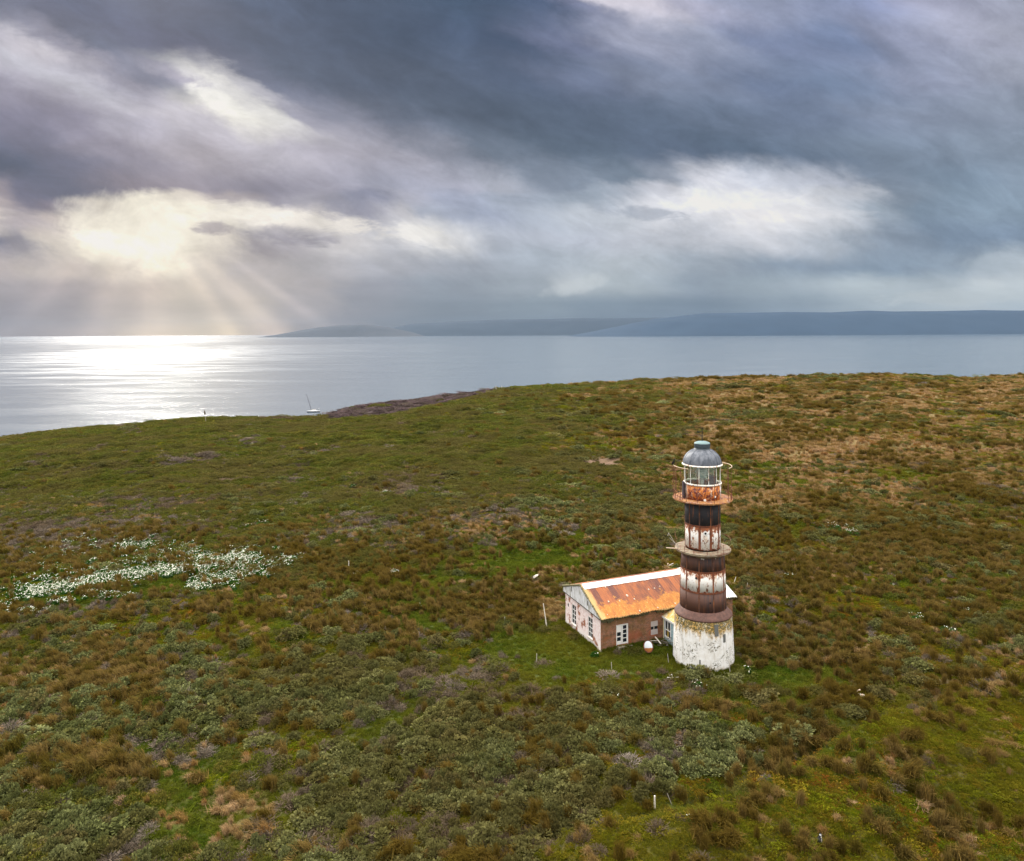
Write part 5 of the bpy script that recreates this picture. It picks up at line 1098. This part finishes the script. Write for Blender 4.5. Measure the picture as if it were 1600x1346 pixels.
NAMES_V = {'ledge': 'heather', 'shrub': 'scrub', 'tussock': 'tussock_grass', 'straw': 'dry_grass', 'heath': 'heath', 'dead': 'dead_scrub', 'moss': 'moss', 'lawn': 'grass'}
SIZE = {'ledge': (1.2, 0.8), 'shrub': (1.35, 1.35), 'tussock': (1.08, 1.3), 'straw': (0.9, 0.95), 'heath': (1.2, 1.5), 'dead': (1.1, 1.0), 'moss': (1.2, 0.9), 'lawn': (1.1, 1.0)}
DISH = ground_pt(1013, 1023)
def place_plants():
    A = candidates(0.70, 0.0068, 37, 585, seed=5); x, y, c = A.T; z = height(x, y)
    S, px, py = zones(x, y, z); ks = [k for k in KINDS_V]
    Mx = np.stack([S[k] for k in ks], -1) + rng.gumbel(size=(len(x), len(ks))) * 0.42
    Mx[:, ks.index('bare')] += 0.1; kk = Mx.argmax(1); ok = ~blocked(x, y, 0.08); ind_shrub = []; ind_tus = []; ok &= ~((np.hypot(x - DISH[0], y - DISH[1] + 0.8) < 1.5) & ~np.isin(kk, [0]))
    path = E(px, py, 872, 975, 34, 45, 4) > 0.4
    for ki, k in enumerate(ks):
        if k == 'bare': continue
        sel = np.where((kk == ki) & ok & ~(path & (k in ('shrub', 'tussock', 'dead'))))[0]
        X, Y, Zz, cc = x[sel], y[sel], z[sel], c[sel]; n_ = len(sel)
        rel = cc / 0.70; sx = SIZE[k][0] * cc / 0.85 * np.clip(np.exp(rng.normal(0, 0.36, n_)), 0.45, 2.0); sz = SIZE[k][1] * rng.uniform(0.65, 1.3, n_) * np.clip(rel ** 0.42, 1, 2.2) * np.where(k == 'lawn', 1.0, 0.85)
        sx = np.where(np.array([k == 'tussock'] * n_), sx * 1.05, sx)
        near = sx
        scv = np.c_[sx, sx * rng.uniform(0.85, 1.15, n_), sz]
        if k in ('tussock', 'straw', 'lawn'): rot = np.c_[rng.normal(0, .08, n_), rng.normal(0, .08, n_), rng.uniform(-0.5, 0.5, n_)]
        else: rot = np.c_[rng.normal(0, .1, n_), rng.normal(0, .1, n_), rng.uniform(0, 6.28, n_)]
        idx = rng.integers(0, len(PROTO[k]), n_); pts = np.c_[X, Y, Zz - 0.03]
        keep = np.ones(n_, bool)
        if k in ('shrub', 'tussock'):
            ppx, ppy = px[sel], py[sel]; vis = (ppx > 5) & (ppx < 1595) & (ppy < 1340)
            order = np.argsort(-(sx / Y * vis * (sz if k == 'tussock' else 1)))[:300]; keep[order] = False
            lab, cat, grp = (('grey-green rounded shrub in the dense scrub of the foreground', 'shrub', 'grey green shrubs of the foreground') if k == 'shrub' else
                             ('brown tussock of long grass standing on the moor in the foreground', 'grass tussock', 'brown grass tussocks of the foreground'))
            nm = 'shrub' if k == 'shrub' else 'grass_tussock'
            for q in order:
                o = bpy.data.objects.new(nm, PROTO[k][idx[q]].data); o.location = pts[q]; o.rotation_euler = rot[q]; o.scale = scv[q]; C.objects.link(o); tag(o, lab, cat, grp)
        scatter_obj(NAMES_V[k], k, pts[keep], rot[keep], scv[keep], idx[keep], PROTO[k], LABELS_V[k])
    # fine turf layer between the plants
    B = candidates(0.42, 0.0062, 38, 190, seed=9); x, y, c = B.T; z = height(x, y); S, px, py = zones(x, y, z)
    Lw = np.stack([S['lawn'] + 0.9, S['moss'] + 0.3, S['straw'] - 0.1], -1) + rng.gumbel(size=(len(x), 3)) * 0.4; w_ = Lw.argmax(1)
    ok = ~blocked(x, y, 0.0) & (S['bare'] < np.maximum(S['lawn'], S['straw']))
    for j, k in enumerate(('lawn', 'moss', 'straw')):
        sel = np.where((w_ == j) & ok)[0]; n_ = len(sel); s_ = c[sel] / 0.42 * rng.uniform(0.35, 0.75, n_); f_ = {'lawn': 1, 'moss': 0.8, 'straw': 0.5}[k]
        scatter_obj({'lawn': 'lawn_grass', 'moss': 'low_moss', 'straw': 'short_dry_grass'}[k], k, np.c_[x[sel], y[sel], z[sel] - 0.02], np.c_[rng.normal(0, .1, n_), rng.normal(0, .1, n_), rng.uniform(0, 6.28, n_)],
                    np.c_[s_, s_, np.clip(s_, 0.3, 1.1) * f_], rng.integers(0, len(PROTO[k]), n_), PROTO[k], {'lawn': 'short green turf between the taller plants', 'moss': 'low moss between the taller plants', 'straw': 'short dry grass between the taller plants'}[k])
    print('plants', len(A), len(B))
place_plants()

def foot_grass():
    r_ = np.random.default_rng(4); P = []
    for k in range(150):
        a = r_.uniform(0, 6.283); rr = 3.12 + abs(r_.normal()) * 0.28; P.append((TX + rr * math.cos(a), TY + rr * math.sin(a)))
    for k in range(230):
        if r_.random() < 0.62: q = np.array([AX, AY]) + HU * r_.uniform(0, 7.6) + HW * (-0.14 - abs(r_.normal()) * 0.3)
        else: q = np.array([AX, AY]) + HW * r_.uniform(0, 8.2) + HU * (-0.18 - abs(r_.normal()) * 0.3)
        P.append(tuple(q))
    P = np.array(P); n_ = len(P); z = height(P[:, 0], P[:, 1]); sx = r_.uniform(0.3, 0.7, n_)
    scatter_obj('wall_grass', 'lawn', np.c_[P, z - 0.03], np.c_[np.zeros(n_), np.zeros(n_), r_.uniform(0, 6.28, n_)], np.c_[sx, sx, r_.uniform(0.9, 2.2, n_)], r_.integers(0, 4, n_), PROTO['lawn'], 'rank green grass growing against the walls')
foot_grass()
# daisies --------------------------------------------------------------------------------
MPET, _n = material('white_petals'); principled(_n, (0.72, 0.72, 0.58, 1), 0.8)
MLEAF = foliage_mat('daisy_leaves', [(0.03, 0.085, 0.012), (0.05, 0.12, 0.02), (0.04, 0.10, 0.03)])
def daisy_meshes(seed, nf, R, H, fr, per=110):
    r = np.random.default_rng(seed); V, Fq = lobes_mesh(seed, 7, per // 2, R, H * 0.75, R * 0.35, 0.13, 0.06, 0.5)
    P = np.c_[r.normal(size=(nf, 2)) * R * 0.55, H * r.uniform(0.85, 1.15, nf)]; Vs = []; Fs = []; b = 0
    for i in range(nf):
        nv = 6; tilt = r.normal(size=2) * 0.25; rr = fr * r.uniform(0.7, 1.2)
        ring = [(P[i, 0] + rr * math.cos(t), P[i, 1] + rr * math.sin(t), P[i, 2] + rr * (math.cos(t) * tilt[0] + math.sin(t) * tilt[1]) - 0.35 * rr) for t in np.linspace(0, 2 * np.pi, nv + 1)[:-1]]
        Vs += ring + [(P[i, 0], P[i, 1], P[i, 2] + 0.2 * rr)]
        for k in range(0, nv, 2): Fs.append((b + k, b + (k + 1) % nv, b + (k + 2) % nv, b + nv))
        b += nv + 1
    return (V, Fq), (np.array(Vs), np.array(Fs))
def daisy_proto(seed, nf, R, H, fr):
    (V, Fq), (V2, F2) = daisy_meshes(seed, nf, R, H, fr); VV = np.concatenate([V, V2]); FF = np.concatenate([Fq, F2 + len(V)])
    me = np_mesh('daisy_clump', VV, FF, (MLEAF, MPET), mi=[0] * len(Fq) + [1] * len(F2)); return bpy.data.objects.new('daisy_clump', me)
def daisy_field():
    protos = [daisy_proto(s, 7, 0.42, 0.46, 0.045) for s in range(4)]; r = np.random.default_rng(3); P = []
    def band(pts, th, nn):
        pts = np.array(pts, float)
        for _ in range(int(nn * 2.2)):
            t = r.uniform(0, len(pts) - 1); i = int(t); q = pts[i] + (pts[min(i + 1, len(pts) - 1)] - pts[i]) * (t - i); P.append((q[0] + r.normal() * 6, q[1] + r.normal() * th * 1.35))
    band([(43, 931), (100, 919), (158, 907), (225, 899), (290, 890)], 3.2, 330); band([(295, 880), (345, 876), (400, 872)], 5.5, 300); band([(296, 922), (340, 912), (388, 898), (430, 885), (457, 875)], 3.0, 150)
    band([(185, 860), (215, 852), (240, 848)], 2.2, 45); band([(245, 868), (300, 858)], 4, 50); band([(60, 870), (130, 855), (220, 842)], 8, 60); band([(20, 905), (150, 870), (260, 860)], 14, 80)
    band([(25, 960), (65, 957)], 1.8, 22); band([(90, 945), (110, 938)], 1.5, 12); band([(140, 928), (210, 935)], 2, 26); band([(300, 905), (420, 890)], 8, 60); band([(250, 893), (330, 884)], 4, 60); band([(60, 915), (170, 895), (260, 880)], 9, 70); band([(5, 965), (30, 930)], 5, 12); band([(120, 915), (0, 930)], 6, 20)
    pts = []
    for px, py in P:
        if px < -5: continue
        a = ground_pt(px, py)
        if 38 < a[1] < 300: pts.append(a)
    n_ = len(pts); s = r.uniform(0.7, 1.25, n_)
    scatter_obj('daisy_patch', 'x', np.array(pts), np.c_[np.zeros(n_), np.zeros(n_), r.uniform(0, 6.28, n_)], np.c_[s, s, s], r.integers(0, 4, n_), protos, 'drift of white flowers with green leaves on the left of the moor')
daisy_field()
def flowering_plant(px, py, size, label, nf=14, white=True):
    x, y, z = ground_pt(px, py); sd = int(px * 7 + py) % 9999; (V, Fq), (V2, F2) = daisy_meshes(sd, nf, 0.55 * size, 0.5 * size, 0.055, 260)
    o = empty('flowering_plant', (x, y, z)); tag(o, label, 'flowering plant', 'single flowering plants on the moor')
    a = bpy.data.objects.new('foliage', np_mesh('foliage', V, Fq, (MLEAF,))); link(a, o); b = bpy.data.objects.new('blossom', np_mesh('blossom', V2, F2, (MPET,))); link(b, o)
for (px, py, s, nf, lb) in [
    (552, 763, 1.5, 10, 'small leafy plant left of its pair on the green upper slope'), (604, 774, 1.9, 24, 'pale flowering clump on the green upper slope above the tussocks'),
    (410, 824, 2.2, 14, 'bright green clump right above the flower field'), (388, 826, 1.4, 5, 'smaller green clump just left of the bright green clump above the flower field'),
    (614, 899, 1.3, 34, 'dense white flowering plant on the lawn between tussocks'), (557, 900, 1.1, 12, 'sparse white flowering plant left of the dense white one'),
    (434, 862, 1.5, 16, 'white flowers at the upper right tip of the flower field'), (655, 952, 0.95, 3, 'round dark green plant on the lawn left of the house'),
    (1308, 832, 2.6, 22, 'large leafy plant with pale flowers right of the tower top'), (1330, 838, 2.0, 26, 'leafy plant beside the large one right of the tower top'), (1284, 828, 1.6, 6, 'plain green plant left of the large leafy plants right of the tower'),
    (1393, 919, 0.9, 12, 'small white flowering plant on the right hillside'), (1431, 972, 1.4, 14, 'rounded leafy plant with white buds on the right slope'), (1507, 958, 1.2, 20, 'column of white flowers on the right slope'),
    (1480, 990, 1.3, 12, 'flat leafy plant below the white column of flowers'), (1546, 968, 1.3, 6, 'bright green leafy plant at the far right slope'), (1167, 1052, 1.0, 7, 'low flowering plant by the right foot of the lighthouse'),
    (1094, 1078, 1.25, 10, 'round green flowering plant in front of the lighthouse'), (966, 1092, 0.9, 8, 'green plant with white flowers below the house'), (1233, 904, 1.1, 9, 'white flowering plant in the tussocks right of the lighthouse'),
    (1086, 1047, 1.1, 0, 'dark green bush against the foot of the lighthouse'), (1132, 893, 0.9, 5, 'small flowering plant beside the lower gallery, behind the tower'), (1085, 1287, 0.9, 4, 'low dark plant with white buds in the ditch'), (930, 1027, 0.8, 2, 'grey green clump at the near corner of the house')]:
    flowering_plant(px, py, s, lb + '', max(nf, 1))

# ================================================================ HAZE
def build_haze():
    m, n = material('sea_haze'); v = n.n.new('ShaderNodeVolumePrincipled'); v.inputs['Color'].default_value = (0.26, 0.37, 0.52, 1); v.inputs['Density'].default_value = 0.000009; v.inputs['Anisotropy'].default_value = 0.1
    o = n.n.new('ShaderNodeOutputMaterial'); n.l.new(v.outputs[0], o.inputs['Volume'])
    mb = MB(); mb.box(-27000, -3000, -76, 27000, 29000, 620); h = mb.build('haze', m); tag(h, kind='stuff', label='thin blue sea haze')
build_haze()
